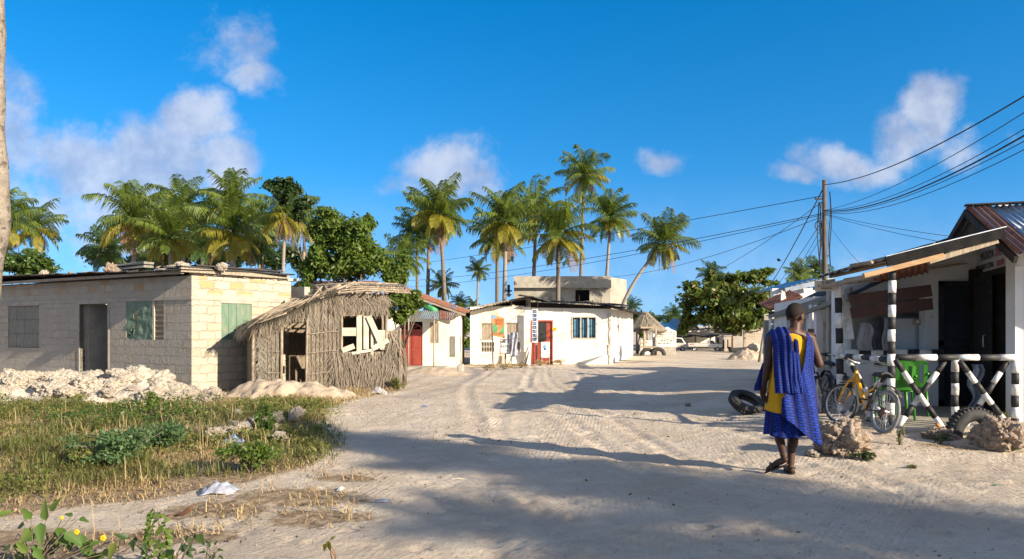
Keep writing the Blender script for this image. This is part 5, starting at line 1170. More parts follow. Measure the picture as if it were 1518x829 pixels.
# ================================================================ BICYCLES
def bicycle(label,loc,rz,lean,paint,group=None,front=True,r=.295,steer=.0,tm='tyre'):
    t=thing('bicycle',label,'bicycle',loc,0,group); t.rotation_euler=(lean,0,rz); t.rotation_mode='XYZ'
    wb=1.0
    for x,st in ((0,0),(wb,steer)):
        w=MB().lathe([(r-.045+.022*math.cos(a)+.02,.022*math.sin(a)) for a in np.linspace(0,2*PI,11)[:-1]],(0,0,0),'y',44,0,True).build('wheel',M[tm if x==0 else 'tyre'],t,True,loc=(x,0,r)); w.rotation_euler=(0,random.random(),st)
        MB().lathe([(r-.048,-.012),(r-.04,-.014),(r-.04,.014),(r-.048,.012),(r-.066,0)],(0,0,0),'y',44,0,True).build('rim',M['steel'],w,True)
        s=MB()
        for k in range(28): a=2*PI*k/28; s.beam((.02*math.cos(a+.6*(1 if k%2 else -1)),.025*(1 if k%4<2 else -1),.02*math.sin(a+.6*(1 if k%2 else -1))),((r-.06)*math.cos(a),0,(r-.06)*math.sin(a)),.0035,.0035)
        s.tube([(0,-.05,0),(0,.05,0)],.016,10); s.build('spokes',M['steel'],w)
        if x==0: MB().lathe([(.0,.03),(.05,.034),(.055,.04),(.0,.046)],(0,0,0),'y',18).build('sprocket',M['rust'],w)
    fr=MB(); bb=V((.40,0,.27)); hd=V((.80,0,.66)); ht=V((.755,0,.80)); stp=V((.26,0,.60))
    fr.tube([bb+V((0,0,.02)),V((.58,0,.50)),ht+V((-.01,0,-.05))],[.024,.030,.026],10,0); fr.tube([hd,ht],.022,10,0); fr.tube([stp,V((.52,0,.47)),V((.70,0,.68))],.015,8,0)
    fr.tube([bb,stp],.016,8,1); 
    for y in (-.05,.05): fr.tube([bb+V((0,y*.6,0)),V((0,y,r))],.010,7,1); fr.tube([stp,V((0,y,r))],.009,7,1)
    fr.build('frame',[paint,M['kpaint']],t,True)
    fk=MB()
    for y in (-.055,.055): fk.tube([hd+V((.01,y,-.02)),V((wb-.09,y,.50)),V((wb,y,r))],[.016,.015,.011],8)
    fk.tube([hd+V((.005,-.06,-.02)),hd+V((.005,.06,-.02))],.016,8); fk.build('fork',paint,t,True)
    hb=MB().tube([ht,ht+V((-.02,0,.10))],.015,8).tube([(ht.x-.14,-.29,.93),(ht.x-.05,-.20,.935),(ht.x-.01,-.06,.905),(ht.x-.01,.06,.905),(ht.x-.05,.20,.935),(ht.x-.14,.29,.93)],.012,8); hb=hb.build('handlebar',M['steel'],t,True)
    for y in (-1,1): MB().tube([(ht.x-.15,y*.30,.93),(ht.x-.06,y*.215,.935)],.018,8).build('grip',M['black'],hb,True); MB().tube([(ht.x-.06,y*.20,.92),(ht.x-.03,y*.24,.90),(ht.x-.10,y*.31,.90)],.006,6).build('brake_lever',M['black'],hb,True)
    MB().tube([stp,V((.215,0,.745))],.014,8).build('seat_post',M['steel'],t,True)
    P=[[V((.08+.27*i/9,(j/8-.5)*(.16*(1-i/9)**1.3+.035),.77+.012*math.sin(PI*j/8)-.03*((j/8-.5)*2)**2+.02*(1-i/9))) for j in range(9)] for i in range(10)]; MB().grid(P).build('saddle',M['black'],t,True,solid=.03)
    g=MB(); 
    P=[[V((-(r+.03)*math.sin(a)*1.0,y,r+(r+.03)*math.cos(a)+.02)) for y in (-.03,0,.03)] for a in np.linspace(-.45,.95,12)]; g.grid(P).build('mudguard',M['black'],t,True,solid=.006)
    P=[[V((wb+(r+.02)*math.sin(a),y,r+(r+.02)*math.cos(a))) for y in (-.03,0,.03)] for a in np.linspace(-1.1,.3,12)]; MB().grid(P).build('mudguard',M['black'],t,True,solid=.006)
    c=MB().lathe([(.0,-.04),(.085,-.042),(.085,-.048),(.0,-.05)],bb,'y',24); c.beam(bb+V((0,-.06,0)),bb+V((.07,-.06,-.14)),.02,.015).beam(bb+V((0,.06,0)),bb+V((-.07,.06,.14)),.02,.015)
    c=c.build('crank',M['steel'],t)
    for p in ((.07,-.10,-.14),(-.07,.10,.14)): MB().cbox(bb+V(p),(.09,.07,.02)).build('pedal',M['black'],c)
    MB().tube([(.05,-.06,r-.02),(.22,-.14,.03)],.008,6).build('kickstand',M['steel'],t,True)
    return t
gb=lambda x,y:(x,y,g0(x,y))
bicycle('yellow framed bicycle parked against the tall striped veranda post',gb(4.84,9.72),R(98),R(10),M['ypaint'],None,True,.295,R(18),'rimgrey')
for k,(x,y,rz,pm,lab) in enumerate(((5.18,13.0,R(-100),'bpaint','dark blue bicycle parked second from the striped post, facing the lane'),(5.02,13.15,R(-106),'kpaint','black bicycle parked just behind the walking man\'s robe'),(5.42,12.9,R(-96),'kpaint','black bicycle parked next to the striped post behind the yellow one'))):
    bicycle(lab,gb(x,y),rz,R(6-5*k),M[pm],'bicycles parked before the veranda',steer=R(-20+18*k))
# ================================================================ UTILITY POLE, CABLES
YP=24; pp=PX(1222,480,YP); UP=thing('utility_pole','weathered wooden utility pole with coiled cables behind the veranda roof','pole',(pp.x,YP,g0(pp.x,YP)))
zt_=zpx(267,YP)-UP.location.z; MB().tube([(0,0,-.2),(.015,0,zt_*.5),(0,0,zt_)],[.09,.082,.065],12).build('post',M['utility'],UP,True)
uz=lambda py:zpx(py,YP)-UP.location.z
s=MB()
for k,x in enumerate((-.15,-.19,-.13,-.23,.14,.17)): s.tube([(x+.03*math.sin(z*3+k),-.08,z) for z in np.linspace(uz(395),uz(300 if k<4 else 285),9)],.016,5)
s.build('cable_run',M['wire'],UP); MB().tube([(-.22+.12*math.cos(a),-.1,uz(335)+.14*math.sin(a)) for a in np.linspace(0,2*PI,18)[:-1]],.016,5,closed=True).build('cable_coil',M['wire'],UP)
MB().box((-.3,-.03,uz(296)),(-.08,.03,uz(294))).build('bracket',M['oldtin'],UP)
for z in (296,): MB().lathe([(.0,0),(.035,0),(.03,.06),(.04,.08),(.0,.1)],(-.27,0,uz(z)),'z',10).build('insulator',M['leather'],UP)
def wire(label,a,c,sag,r=.012,n=22,group=None):
    a=V(a);c=V(c); pts=[a+(c-a)*t+V((0,0,-sag*4*t*(1-t))) for t in np.linspace(0,1,n)]; o=pts[0].copy()
    return tag(MB().tube([p-o for p in pts],r*.75,5).build('overhead_cable',M['wire'],None,True,loc=o),label,'cable',group)
def top(py,dx=0): return V((pp.x+dx,YP,zpx(py,YP)))
# to the right, towards a pole beyond the picture
E=lambda px,py,Y: PX(px,py,Y)
for lab,py0,px1,py1,Y1,sg_,r_ in (('topmost thick cable from the pole top to the upper right',274,1640,66,9,.35,.017),('second highest thin cable running to the upper right from mid pole',312,1640,88,9,.3,.010),
    ('thick twisted cable, middle of the bunch leaving the pole to the right',313,1640,128,9,.42,.02),('thin cable just above the thick twisted one',312,1640,116,9,.40,.010),('thin cable just below the thick twisted one',315,1640,140,9,.40,.010),('lowest cable of the bunch leaving the pole to the right',316,1640,156,9,.42,.010),
    ('slack cable dipping right behind the rusty roof',318,1480,372,17,.1,.009),('slack cable dipping right just above another behind the rusty roof',317,1500,360,17,.1,.009),('thin drop wire slanting from the pole to the veranda roof edge',320,1276,392,14,.1,.006)):
    wire(lab,top(py0),E(px1,py1,Y1),sg_,r_)
for lab,py0,px1,py1,Y1,sg_,r_ in (('highest cable running left from the pole towards the palms',290,560,398,62,.2,.016),('second cable running left from the pole in front of the palms',316,560,418,62,.5,.016),('third cable running left across the trunks of the palms',318,540,428,60,.6,.014),('lowest cable running left behind the white house roof',320,880,412,50,.5,.014),('cable running left from the pole bracket over the big tree',297,1000,425,60,.5,.014),
    ('thick cable slanting down left from the pole top past the big tree',276,1130,440,42,.2,.026),('cable pair nearest the pole slanting down left to the stalls',322,1150,425,34,.1,.014),('thin cable slanting down left below the pair',330,1170,415,32,.1,.012),('thin cable slanting down to the blue grey roof',345,1175,412,27,.05,.010)):
    wire(lab,top(py0),E(px1,py1,Y1),sg_,r_)
p=E(1154.5,388,33); bd=thing('bird','small dark bird perched on the slanting cable beside the pole','bird',p)
m=MB().blob((0,0,.07),(.06,.13,.06),10,8).blob((0,.11,.12),(.04,.045,.04),10,8).beam((0,-.1,.05),(0,-.26,.0),.05,.015).tube([(0,.15,.12),(0,.19,.115)],[.012,.003],6); m.build('body',M['wire'],bd,True)
# ================================================================ PALMS
def frond(mb,az,el,L,droop,nl,lw,rr,ll=.72,mi=0,base=V((0,0,0)),twist=0):
    p=base.copy(); e=el; pts=[p.copy()]; dirs=[]; n=11
    for i in range(n):
        d=V((math.cos(e)*math.cos(az),math.cos(e)*math.sin(az),math.sin(e))); p=p+d*L/n; pts.append(p.copy()); dirs.append(d); e-=droop/n*(.6+.9*i/n); e=max(e,-1.5)
    mb.tube(pts,[.030-.026*i/n for i in range(n+1)],4,1,False)
    for i in range(nl):
        t=.10+.9*i/nl; k=min(int(t*n),n-1); q=pts[k]+(pts[k+1]-pts[k])*(t*n-k); d=dirs[k]; s=d.cross(V((0,0,1))); 
        if s.length<.05: s=V((-math.sin(az),math.cos(az),0))
        s.normalize(); s=Matrix.Rotation(twist,3,d)@s; up=s.cross(d)
        lq=L*.30*ll*(math.sin(PI*(.12+.82*t)))**.7+.05
        for sg in (-1,1):
            if rr.random()<.05: continue
            dr=(s*sg*(.80)+d*.62+up*.18).normalized(); hang=V((0,0,-1))*rr.uniform(.4,1.0)
            m_=q+dr*lq*.5+hang*lq*.10; e_=q+(dr+hang).normalized()*lq*.98+V((0,0,-.12*lq)); w=d*lw*.5
            mb.add([q-w*.6,q+w*.6,m_+w,m_-w,e_],[(0,1,2,3),(3,2,4)],mi)
PALMK=[]
def palm_kind(seed,nf,yel,L=2.75,dead=2,nutn=8,dark=False):
    rr=random.Random(seed); g=MB();y=MB();d=MB(); az=rr.random()*6
    for i in range(nf):
        t=i/(nf-1); el=R(88-128*t**1.05+rr.uniform(-9,9)); az+=2.39996+rr.uniform(-.2,.2); LL=L*rr.uniform(.85,1.08)*(.72+.28*math.sin(PI*min(1,.25+t)))
        tgt=y if (t>.62 and rr.random()<yel) else g
        frond(tgt,az,el,LL,R(rr.uniform(38,80)),27,.08,rr,1.0+.25*t,twist=rr.uniform(-.5,.5))
    for i in range(dead): az+=2.4+rr.random(); frond(d,az,R(-rr.uniform(25,65)),L*rr.uniform(.6,.9),R(60),18,.07,rr,.8)
    c=MB()
    for i in range(nutn): a=rr.random()*6.3; c.blob((.24*math.cos(a),.24*math.sin(a),-.18-.22*rr.random()),(.11,.11,.14),8,6)
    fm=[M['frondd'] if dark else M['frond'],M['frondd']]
    out=[('crown',g.mesh('crown'),fm)]
    if y.f: out.append(('yellowed_fronds',y.mesh('fronds'),[M['frondy'],M['frondy']]))
    if d.f: out.append(('dead_fronds',d.mesh('fronds'),[M['frondb'],M['frondb']]))
    if nutn: out.append(('coconuts',c.mesh('coconuts',True),[M['nut']]))
    for _,m,ms in out:
        for q in ms: m.materials.append(q)
    return out
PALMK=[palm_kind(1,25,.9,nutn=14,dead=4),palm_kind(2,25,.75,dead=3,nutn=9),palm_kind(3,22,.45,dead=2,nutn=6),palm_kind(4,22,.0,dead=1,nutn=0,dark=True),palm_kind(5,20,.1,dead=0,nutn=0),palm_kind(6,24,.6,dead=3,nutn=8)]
def palm(label,px,py,Y,rpx,bpx,kind,group='coconut palms behind the houses',dark=False,bow=0,tilt=(0,0),mat=None,seed=0,tr=1):
    c=PX(px,py,Y); bx=(bpx-CX)/F*Y; s=rpx/F*Y/2.15; zb=g0(bx,Y)
    t=thing('palm_tree',label,'palm tree',(bx,Y,zb),0,group); hgt=c.z-zb; dx=c.x-bx; n=12; pts=[]
    for i in range(n+1):
        u=i/n; pts.append(V((dx*(u+bow*u*(1-u)*2),.25*math.sin(u*3+seed)*.5,hgt*u)))
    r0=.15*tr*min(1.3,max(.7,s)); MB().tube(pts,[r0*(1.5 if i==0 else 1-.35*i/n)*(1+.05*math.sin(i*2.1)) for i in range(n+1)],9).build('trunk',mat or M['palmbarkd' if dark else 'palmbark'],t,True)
    rz=random.random()*6.3; tilt=(tilt[0]+random.uniform(-.16,.16),tilt[1]+random.uniform(-.16,.16))
    for nm,me,ms in PALMK[kind]:
        o=bpy.data.objects.new(nm,me); COL.objects.link(o); o.parent=t; o.location=pts[-1]; o.scale=(s,s,s); o.rotation_euler=(tilt[0]+random.uniform(-.08,.08),tilt[1],rz)
    return t
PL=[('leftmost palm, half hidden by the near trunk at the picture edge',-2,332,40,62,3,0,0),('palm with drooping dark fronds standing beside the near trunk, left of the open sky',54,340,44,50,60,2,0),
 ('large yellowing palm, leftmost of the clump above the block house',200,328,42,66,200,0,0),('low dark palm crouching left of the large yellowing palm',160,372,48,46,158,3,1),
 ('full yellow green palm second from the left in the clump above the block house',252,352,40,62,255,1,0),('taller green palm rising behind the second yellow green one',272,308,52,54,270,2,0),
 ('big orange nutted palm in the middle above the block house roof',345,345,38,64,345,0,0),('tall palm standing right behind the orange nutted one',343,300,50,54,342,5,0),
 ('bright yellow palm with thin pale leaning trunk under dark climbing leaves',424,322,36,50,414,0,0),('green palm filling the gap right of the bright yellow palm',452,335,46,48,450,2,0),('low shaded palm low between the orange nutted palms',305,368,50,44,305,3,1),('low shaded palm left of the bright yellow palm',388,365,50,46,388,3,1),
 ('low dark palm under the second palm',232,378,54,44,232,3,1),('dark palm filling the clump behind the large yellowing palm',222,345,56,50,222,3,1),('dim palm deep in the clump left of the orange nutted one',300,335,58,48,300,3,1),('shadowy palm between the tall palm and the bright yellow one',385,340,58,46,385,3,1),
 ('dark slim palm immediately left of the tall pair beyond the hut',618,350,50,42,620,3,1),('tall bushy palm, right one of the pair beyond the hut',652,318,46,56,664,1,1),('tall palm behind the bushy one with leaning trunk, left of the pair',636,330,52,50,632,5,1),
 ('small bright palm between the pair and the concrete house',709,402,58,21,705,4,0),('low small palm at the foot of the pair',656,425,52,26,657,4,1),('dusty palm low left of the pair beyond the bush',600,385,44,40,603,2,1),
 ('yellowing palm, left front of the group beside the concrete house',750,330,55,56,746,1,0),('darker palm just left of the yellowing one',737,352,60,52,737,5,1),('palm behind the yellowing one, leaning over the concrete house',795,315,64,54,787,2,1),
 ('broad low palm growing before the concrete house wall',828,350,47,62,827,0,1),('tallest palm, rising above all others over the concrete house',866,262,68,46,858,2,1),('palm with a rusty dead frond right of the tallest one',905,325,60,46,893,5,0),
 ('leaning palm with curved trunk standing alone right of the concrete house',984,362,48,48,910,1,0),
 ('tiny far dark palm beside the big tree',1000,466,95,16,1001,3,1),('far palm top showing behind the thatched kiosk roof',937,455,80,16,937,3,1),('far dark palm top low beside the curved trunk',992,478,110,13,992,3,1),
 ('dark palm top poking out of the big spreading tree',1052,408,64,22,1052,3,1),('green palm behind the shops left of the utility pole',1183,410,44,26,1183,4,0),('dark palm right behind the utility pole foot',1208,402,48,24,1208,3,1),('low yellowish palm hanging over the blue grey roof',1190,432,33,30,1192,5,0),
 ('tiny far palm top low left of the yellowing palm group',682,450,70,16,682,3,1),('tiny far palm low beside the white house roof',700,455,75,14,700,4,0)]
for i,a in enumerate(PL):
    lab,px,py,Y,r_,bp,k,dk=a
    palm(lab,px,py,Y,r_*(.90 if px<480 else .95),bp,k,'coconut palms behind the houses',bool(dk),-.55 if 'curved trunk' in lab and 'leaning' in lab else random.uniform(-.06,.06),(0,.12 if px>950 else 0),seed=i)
# rusty dead frond part of that palm
# near palm trunk at the picture edge
t=thing('palm_tree','near coconut palm whose pale rough trunk runs up the left picture edge','palm tree',(-6.48,9.2,g0(-6.48,9.2)))
pts=[V((-.42*max(0,1-u*3.2)**.8+.03*u+.03*math.sin(u*9),.05*math.sin(u*5),9.0*u)) for u in np.linspace(0,1,40)]
m=MB().tube(pts,[.24*(1-u)**6+.155+.010*math.sin(u*70)+.012*math.sin(u*23+1) for u in np.linspace(0,1,40)],18); m.build('trunk',M['lichen'],t,True)
for nm,me,ms in PALMK[1]: o=bpy.data.objects.new(nm,me); COL.objects.link(o); o.parent=t; o.location=pts[-1]; o.scale=(1.25,)*3
# palms and a neem tree behind the viewpoint: their crowns shade the near sand
def shade_palm(label,sx_,sy_,hz,kind,s):   # crown centre so that its shadow lands at (sx_,sy_)
    k=hz/math.tan(R(20.5)); x=sx_+.81*k; y=sy_-.585*k
    t=thing('palm_tree',label,'palm tree',(x+.3,y,0),0,'coconut palms behind the viewpoint'); MB().tube([(0,0,-.2),(-.2,.1,hz*.5),(-.3,0,hz)],[.2,.15,.12],10).build('trunk',M['palmbark'],t,True)
    for nm,me,ms in PALMK[kind]: o=bpy.data.objects.new(nm,me); COL.objects.link(o); o.parent=t; o.location=(-.3,0,hz); o.scale=(s,)*3; o.rotation_euler=(0,0,sx_*3)
for sx_,sy_,hz,k,s in ((2.9,5.9,9.0,0,.62),(.3,8.1,9.5,1,.55),(1.0,5.1,7.5,2,.5),(-1.8,9.9,10.5,5,.5),(4.5,4.1,7.5,5,.6)): shade_palm('coconut palm standing behind the viewpoint, out of the picture',sx_,sy_,hz,k,s)
# ================================================================ BROADLEAF TREES AND BUSHES
def foliage(name,blobs,Y,n,size,mats,parent,seed,up=.5,flat=1,depth=1.0):
    """leaves spread through the volume of many clumps; blobs in picture units at distance Y, relative to parent"""
    rg=np.random.default_rng(seed); o=np.array(parent.location); A=np.array([b[2]*b[3] for b in blobs],float); idx=rg.choice(len(blobs),n,p=A/A.sum())
    cs=[]; 
    for i,b in enumerate(blobs):
        c=PX(b[0],b[1],Y); d=((i*37)%11/11-.5)*1.2*(b[2]/F*Y)*depth; cs.append((c.x,Y+d,c.z,b[2]/F*Y,b[3]/F*Y))
    cs=np.array(cs)[idx]
    # sub-clumps
    sub=rg.normal(size=(len(blobs),14,3)); sub/=np.linalg.norm(sub,axis=2,keepdims=True); sub*=rg.random((len(blobs),14,1))**.4
    k=rg.integers(0,14,n); dirv=sub[idx,k]*.82+rg.normal(size=(n,3))*.20
    P=cs[:,:3]+dirv*np.stack([cs[:,3],cs[:,3]*depth,cs[:,4]],1)-o
    nrm=dirv/np.linalg.norm(dirv,axis=1,keepdims=True)*.6+rg.normal(size=(n,3))*.55+np.array([0,0,up]); nrm/=np.linalg.norm(nrm,axis=1,keepdims=True)
    t=np.cross(nrm,rg.normal(size=(n,3))); t/=np.linalg.norm(t,axis=1,keepdims=True); s=np.cross(nrm,t); L=size*rg.uniform(.6,1.3,(n,1)); w=L*.42
    v=np.stack([P-t*L*.5,P+s*w*.5-nrm*L*.06,P+t*L*.5-nrm*L*.12,P-s*w*.5-nrm*L*.06],1).reshape(-1,3)
    # break each leaf into a slightly folded pair of triangles
    b0=np.arange(n)*4; f=np.concatenate([np.stack([b0,b0+1,b0+2],1),np.stack([b0,b0+2,b0+3],1)])
    ob=npmesh(name,v,f,mats); ob.parent=parent; return ob
def tree(name,label,cat,Y,base,blobs,n,size,mat,seed,trunk=.18,bark='bark',group=None,up=.5,limbs=True,stemname='trunk',depth=1.0):
    bx=(base-CX)/F*Y; t=thing(name,label,cat,(bx,Y,g0(bx,Y)),0,group); o=V(t.location); m=MB()
    ctr=sum((PX(b[0],b[1],Y) for b in blobs),V((0,0,0)))/len(blobs)-o; fork=V((ctr.x*.3,0,max(.3,ctr.z*.45)))
    if trunk:
        m.tube([V((0,0,-.2)),fork*.5+V((.05,0,0)),fork],[trunk*1.3,trunk,trunk*.85],9)
        for i,b in enumerate(blobs):
            if i%5: continue
            c=PX(b[0],b[1],Y)-o; d=((i*37)%11/11-.5)*1.2*(b[2]/F*Y)*depth; c.y+=d; mid=fork*.5+c*.5+V((random.uniform(-.2,.2),0,random.uniform(-.1,.25))); m.tube([fork,mid,c],[trunk*.5,trunk*.3,trunk*.1],6)
        m.build(stemname,M[bark],t,True)
    foliage('crown' if trunk else 'leaves',blobs,Y,n,size,M[mat],t,seed,up,depth=depth); return t
rb=random.Random(4)
def clumps(bl,k=3,f=.55):
    out=[]
    for (x,y,a,c) in bl:
        for i in range(k): ang=rb.random()*6.3; q=rb.uniform(.3,.9); out.append((x+a*q*math.cos(ang),y+c*q*math.sin(ang),a*f*rb.uniform(.6,1.1),c*f*rb.uniform(.6,1.1)))
    return out
B=[(1040,440,34,16),(1075,424,36,18),(1110,412,26,10),(1128,404,16,7),(1105,440,45,20),(1140,447,20,18),(1060,462,42,20),(1112,468,36,18),(1085,482,30,12),(1024,424,18,7),(1018,450,12,14),(1050,408,10,8),(1148,468,14,14),(1022,478,16,12),(1138,420,14,4),(1012,490,8,8)]
tree('almond_tree','wide dark spreading tree with layered branches shading the far end of the lane','tree',53,1092,B+clumps(B,3,.7),15000,.46,'leafa',1,.22)
B=[(487,318,16,14),(478,345,20,24),(500,340,22,24),(528,345,28,24),(555,372,32,30),(520,390,50,28),(470,385,20,26),(580,402,18,22),(545,332,12,12),(458,405,14,18),(600,395,14,22)]
tree('leafy_tree','dense bright leafy tree swelling up behind the palm leaf hut','tree',23,520,B+clumps(B,3,.7),26000,.16,'leafl',2,.12)
B=[(403,276,13,8),(422,270,15,7),(438,279,12,9),(424,290,16,10),(452,300,14,12),(440,318,10,12),(468,335,8,10)]
tree('climbing_tree','dark leaved thin branched tree growing through the bright yellow palm','tree',30,478,B+clumps(B,3,.7),3200,.24,'leafd',3,.05)
B=[(588,440,16,14),(605,452,18,16),(592,468,14,12),(615,438,10,10),(580,455,8,14),(622,452,8,6)]
tree('hanging_bush','bright bush spilling over the right end of the palm leaf hut','bush',20.3,598,B+clumps(B,3,.7),5200,.13,'leafl',4,.06,stemname='stem')
B=[(18,388,22,12),(52,383,24,14),(74,396,14,9),(-4,380,20,14),(40,398,30,10)]
tree('olive_bush','round olive green bush showing over the left end of the block house roof','bush',30,40,B+clumps(B,3,.7),6000,.18,'leaf',5,.09,stemname='stem')
B=[(684,466,12,16),(690,485,12,14),(680,500,10,12),(694,508,8,8),(672,480,10,20)]
tree('garden_bush','bright green bush in the gap between the cream house and the white house','bush',46,684,B+clumps(B,3,.7),3600,.24,'leafl',6,.08,stemname='stem')
B=[(1180,432,18,9),(1205,438,14,9),(1165,440,12,7)]
tree('roof_bush','green bush showing over the stalls beside the blue grey roof','bush',31,1185,clumps(B,3,.6),1600,.2,'leafl',7,.06,stemname='stem')
B=[(436,430,8,8),(447,420,8,6),(455,432,8,10)]
tree('rust_roof_bush','small leafy shrub against the broken rusty roof behind the hut','bush',21.5,446,clumps(B,3,.6),900,.13,'leaf',8,.03,stemname='stem')
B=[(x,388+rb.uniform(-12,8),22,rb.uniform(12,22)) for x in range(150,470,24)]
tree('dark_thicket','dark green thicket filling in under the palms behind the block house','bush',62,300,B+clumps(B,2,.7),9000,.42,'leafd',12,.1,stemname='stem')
B=[(945,478,10,8),(942,490,8,10),(952,500,6,8)]
tree('kiosk_bush','dull green bush between the white house and the thatched kiosk','bush',48,945,clumps(B,3,.6),900,.22,'leaf',9,.06,stemname='stem')
# far tree belt beyond everything, and low wall in the gap between houses
ft=[(x,478-rb.uniform(0,10),26,rb.uniform(8,16)) for x in range(-400,1950,34)]
T=thing('x','','',(0,150,-.3)); o=foliage('distant_treeline',ft,150,16000,1.3,M['leafd'],T,11); o.parent=None; o.location=(0,150,-.3); bpy.data.objects.remove(T); tag(o,'dark belt of far trees along the horizon','trees',kind='stuff')
p=GP(690,530); t=thing('garden_wall','low pale wall with small dark gate in the gap beside the cream house','wall',(p.x,p.y+6,p.z)); MB().wall(-1.6,1.5,-.2,.9,.2,[(-.5,.1,0,.7)]).build('wall',M['cream'],t); MB().box((-1.7,-.05,.9),(1.6,.25,1.0)).build('coping',M['rust'],t)
# ================================================================ GRASS AND WEEDS
def blades(name,label,n,hm,wm,mat,dens,seed,bend=.5,xr=(-13,-1.0),yr=(4.4,14.6),clump=.12):
    rg=np.random.default_rng(seed); X=rg.uniform(*xr,n*6); Y=yr[0]+(yr[1]-yr[0])*rg.random(n*6)**1.5
    keep=(rg.random(n*6)<dens(X,Y))&(X>-.74*Y-1.0); X=X[keep][:n];Y=Y[keep][:n]
    tx=np.round(X/.17)*.17;ty=np.round(Y/.17)*.17; hsh=np.abs(np.sin(tx*127.1+ty*311.7)*43758.5)%1
    X=X*(1-clump*3)+ (tx+(.1*np.sin(ty*91)))*clump*3; m=len(X); Z=gz(X,Y)-.01
    h=hm*(.35+hsh)*rg.uniform(.5,1.3,m); a=rg.random(m)*2*PI; bd=bend*h*rg.uniform(.2,1.2,m); w=wm*rg.uniform(.6,1.4,m); ca,sa_=np.cos(a),np.sin(a); wx,wy=-sa_*w,ca*w
    B_=np.stack([X,Y,Z],1); W_=np.stack([wx,wy,0*w],1); M1=B_+np.stack([ca*bd*.35,sa_*bd*.35,h*.6],1); T1=B_+np.stack([ca*bd,sa_*bd,h*(1-.25*np.minimum(1,bd/h))],1)
    v=np.stack([B_-W_,B_+W_,M1+W_*.8,M1-W_*.8,T1],1).reshape(-1,3); b0=np.arange(m)*5
    f=np.concatenate([np.stack([b0,b0+1,b0+2],1),np.stack([b0,b0+2,b0+3],1),np.stack([b0+3,b0+2,b0+4],1)]); o=npmesh(name,v,f,mat); return tag(o,label,'grass',kind='stuff')
def pn(X,Y,s,seed): # cheap patch noise
    return .5+.5*np.sin(X*s*1.3+seed+1.7*np.sin(Y*s*.9+seed*2))*np.sin(Y*s*1.1+seed*3+1.3*np.sin(X*s*.7))
gm=lambda X,Y: soilmask(X,Y,True)*sm(0,.6,Y-np.interp(X,[-8,-4.2,-3.6,-2.7,-2],[6.1,6.35,6.8,7.4,8.2]))*(1-sm(14.2,15,Y))
blades('grass','rough green and yellow grass over the plot left of the lane',40000,.15,.0045,M['grassm'],lambda X,Y: gm(X,Y)*sm(.25,.8,pn(X,Y,1.5,1)),1,.9)
blades('dry_grass','straw coloured dead grass matted between the weeds',60000,.08,.004,M['straw'],lambda X,Y: soilmask(X,Y)*sm(.2,.7,pn(X,Y,1.7,4))*(.25+.75*gm(X,Y)),2,1.6)
blades('short_dry_grass','thin dry tufts at the foot of the hut and along the lane edge',9000,.14,.005,M['straw'],lambda X,Y: soilmask(X,Y)*(.3+.7*pn(X,Y,2,2)),6,.9,(-4.6,0),(14,19))
blades('tall_grass','sparse tall straggly stalks standing over the weeds',1500,.28,.0035,M['straw'],lambda X,Y: gm(X,Y)*sm(.4,.8,pn(X,Y,1.2,2)),12,.7)
def weeds(name,label,n,size,mat,dens,seed,hgt=.25,xr=(-13,-1.2),yr=(5.8,14.8)):
    rg=np.random.default_rng(seed); X=rg.uniform(*xr,n*8); Y=rg.uniform(*yr,n*8); keep=(rg.random(n*8)<dens(X,Y))&(X>-.74*Y-1); X=X[keep][:n];Y=Y[keep][:n]; m=len(X)
    tx=np.round(X/.33);ty=np.round(Y/.33); hs=np.abs(np.sin(tx*12.9+ty*78.2)*43758.5)%1
    Z=gz(X,Y)+hgt*hs*rg.random(m)**.8; P=np.stack([X,Y,Z],1); nr=rg.normal(size=(m,3))*.6+np.array([0,0,.7]); nr/=np.linalg.norm(nr,axis=1,keepdims=True); t=np.cross(nr,rg.normal(size=(m,3))); t/=np.linalg.norm(t,axis=1,keepdims=True); s=np.cross(nr,t); L=size*rg.uniform(.5,1.5,(m,1))
    v=np.stack([P-t*L*.5,P+s*L*.25,P+t*L*.5-nr*L*.15,P-s*L*.25],1).reshape(-1,3); b0=np.arange(m)*4; f=np.concatenate([np.stack([b0,b0+1,b0+2],1),np.stack([b0,b0+2,b0+3],1)]); return tag(npmesh(name,v,f,mat),label,'weeds',kind='stuff')
weeds('weeds','low tangled green weeds in patches over the plot left of the lane',30000,.045,M['weed'],lambda X,Y: gm(X,Y)*sm(.35,.8,pn(X,Y,.9,7)),3,.22)
weeds('dark_weeds','darker leafy weeds in front of the rubble',12000,.05,M['leaf'],lambda X,Y: gm(X,Y)*sm(.5,.8,pn(X,Y,.7,3))*sm(8,11,Y),5,.3)
weeds('leaf_litter','dry twigs and leaf scraps strewn over the ground',9000,.035,M['twig'],lambda X,Y: np.clip(soilmask(X,Y)*1.0+.035+.12*sm(.75,.95,pn(X,Y,.8,5)),0,1),8,.012,(-9,5.5),(4.5,20))
weeds('strewn_pebbles','scattered pale chips of coral over the sand',3500,.022,M['strand'],lambda X,Y: .3+0*X,9,.01,(-5,7.5),(4.5,17))
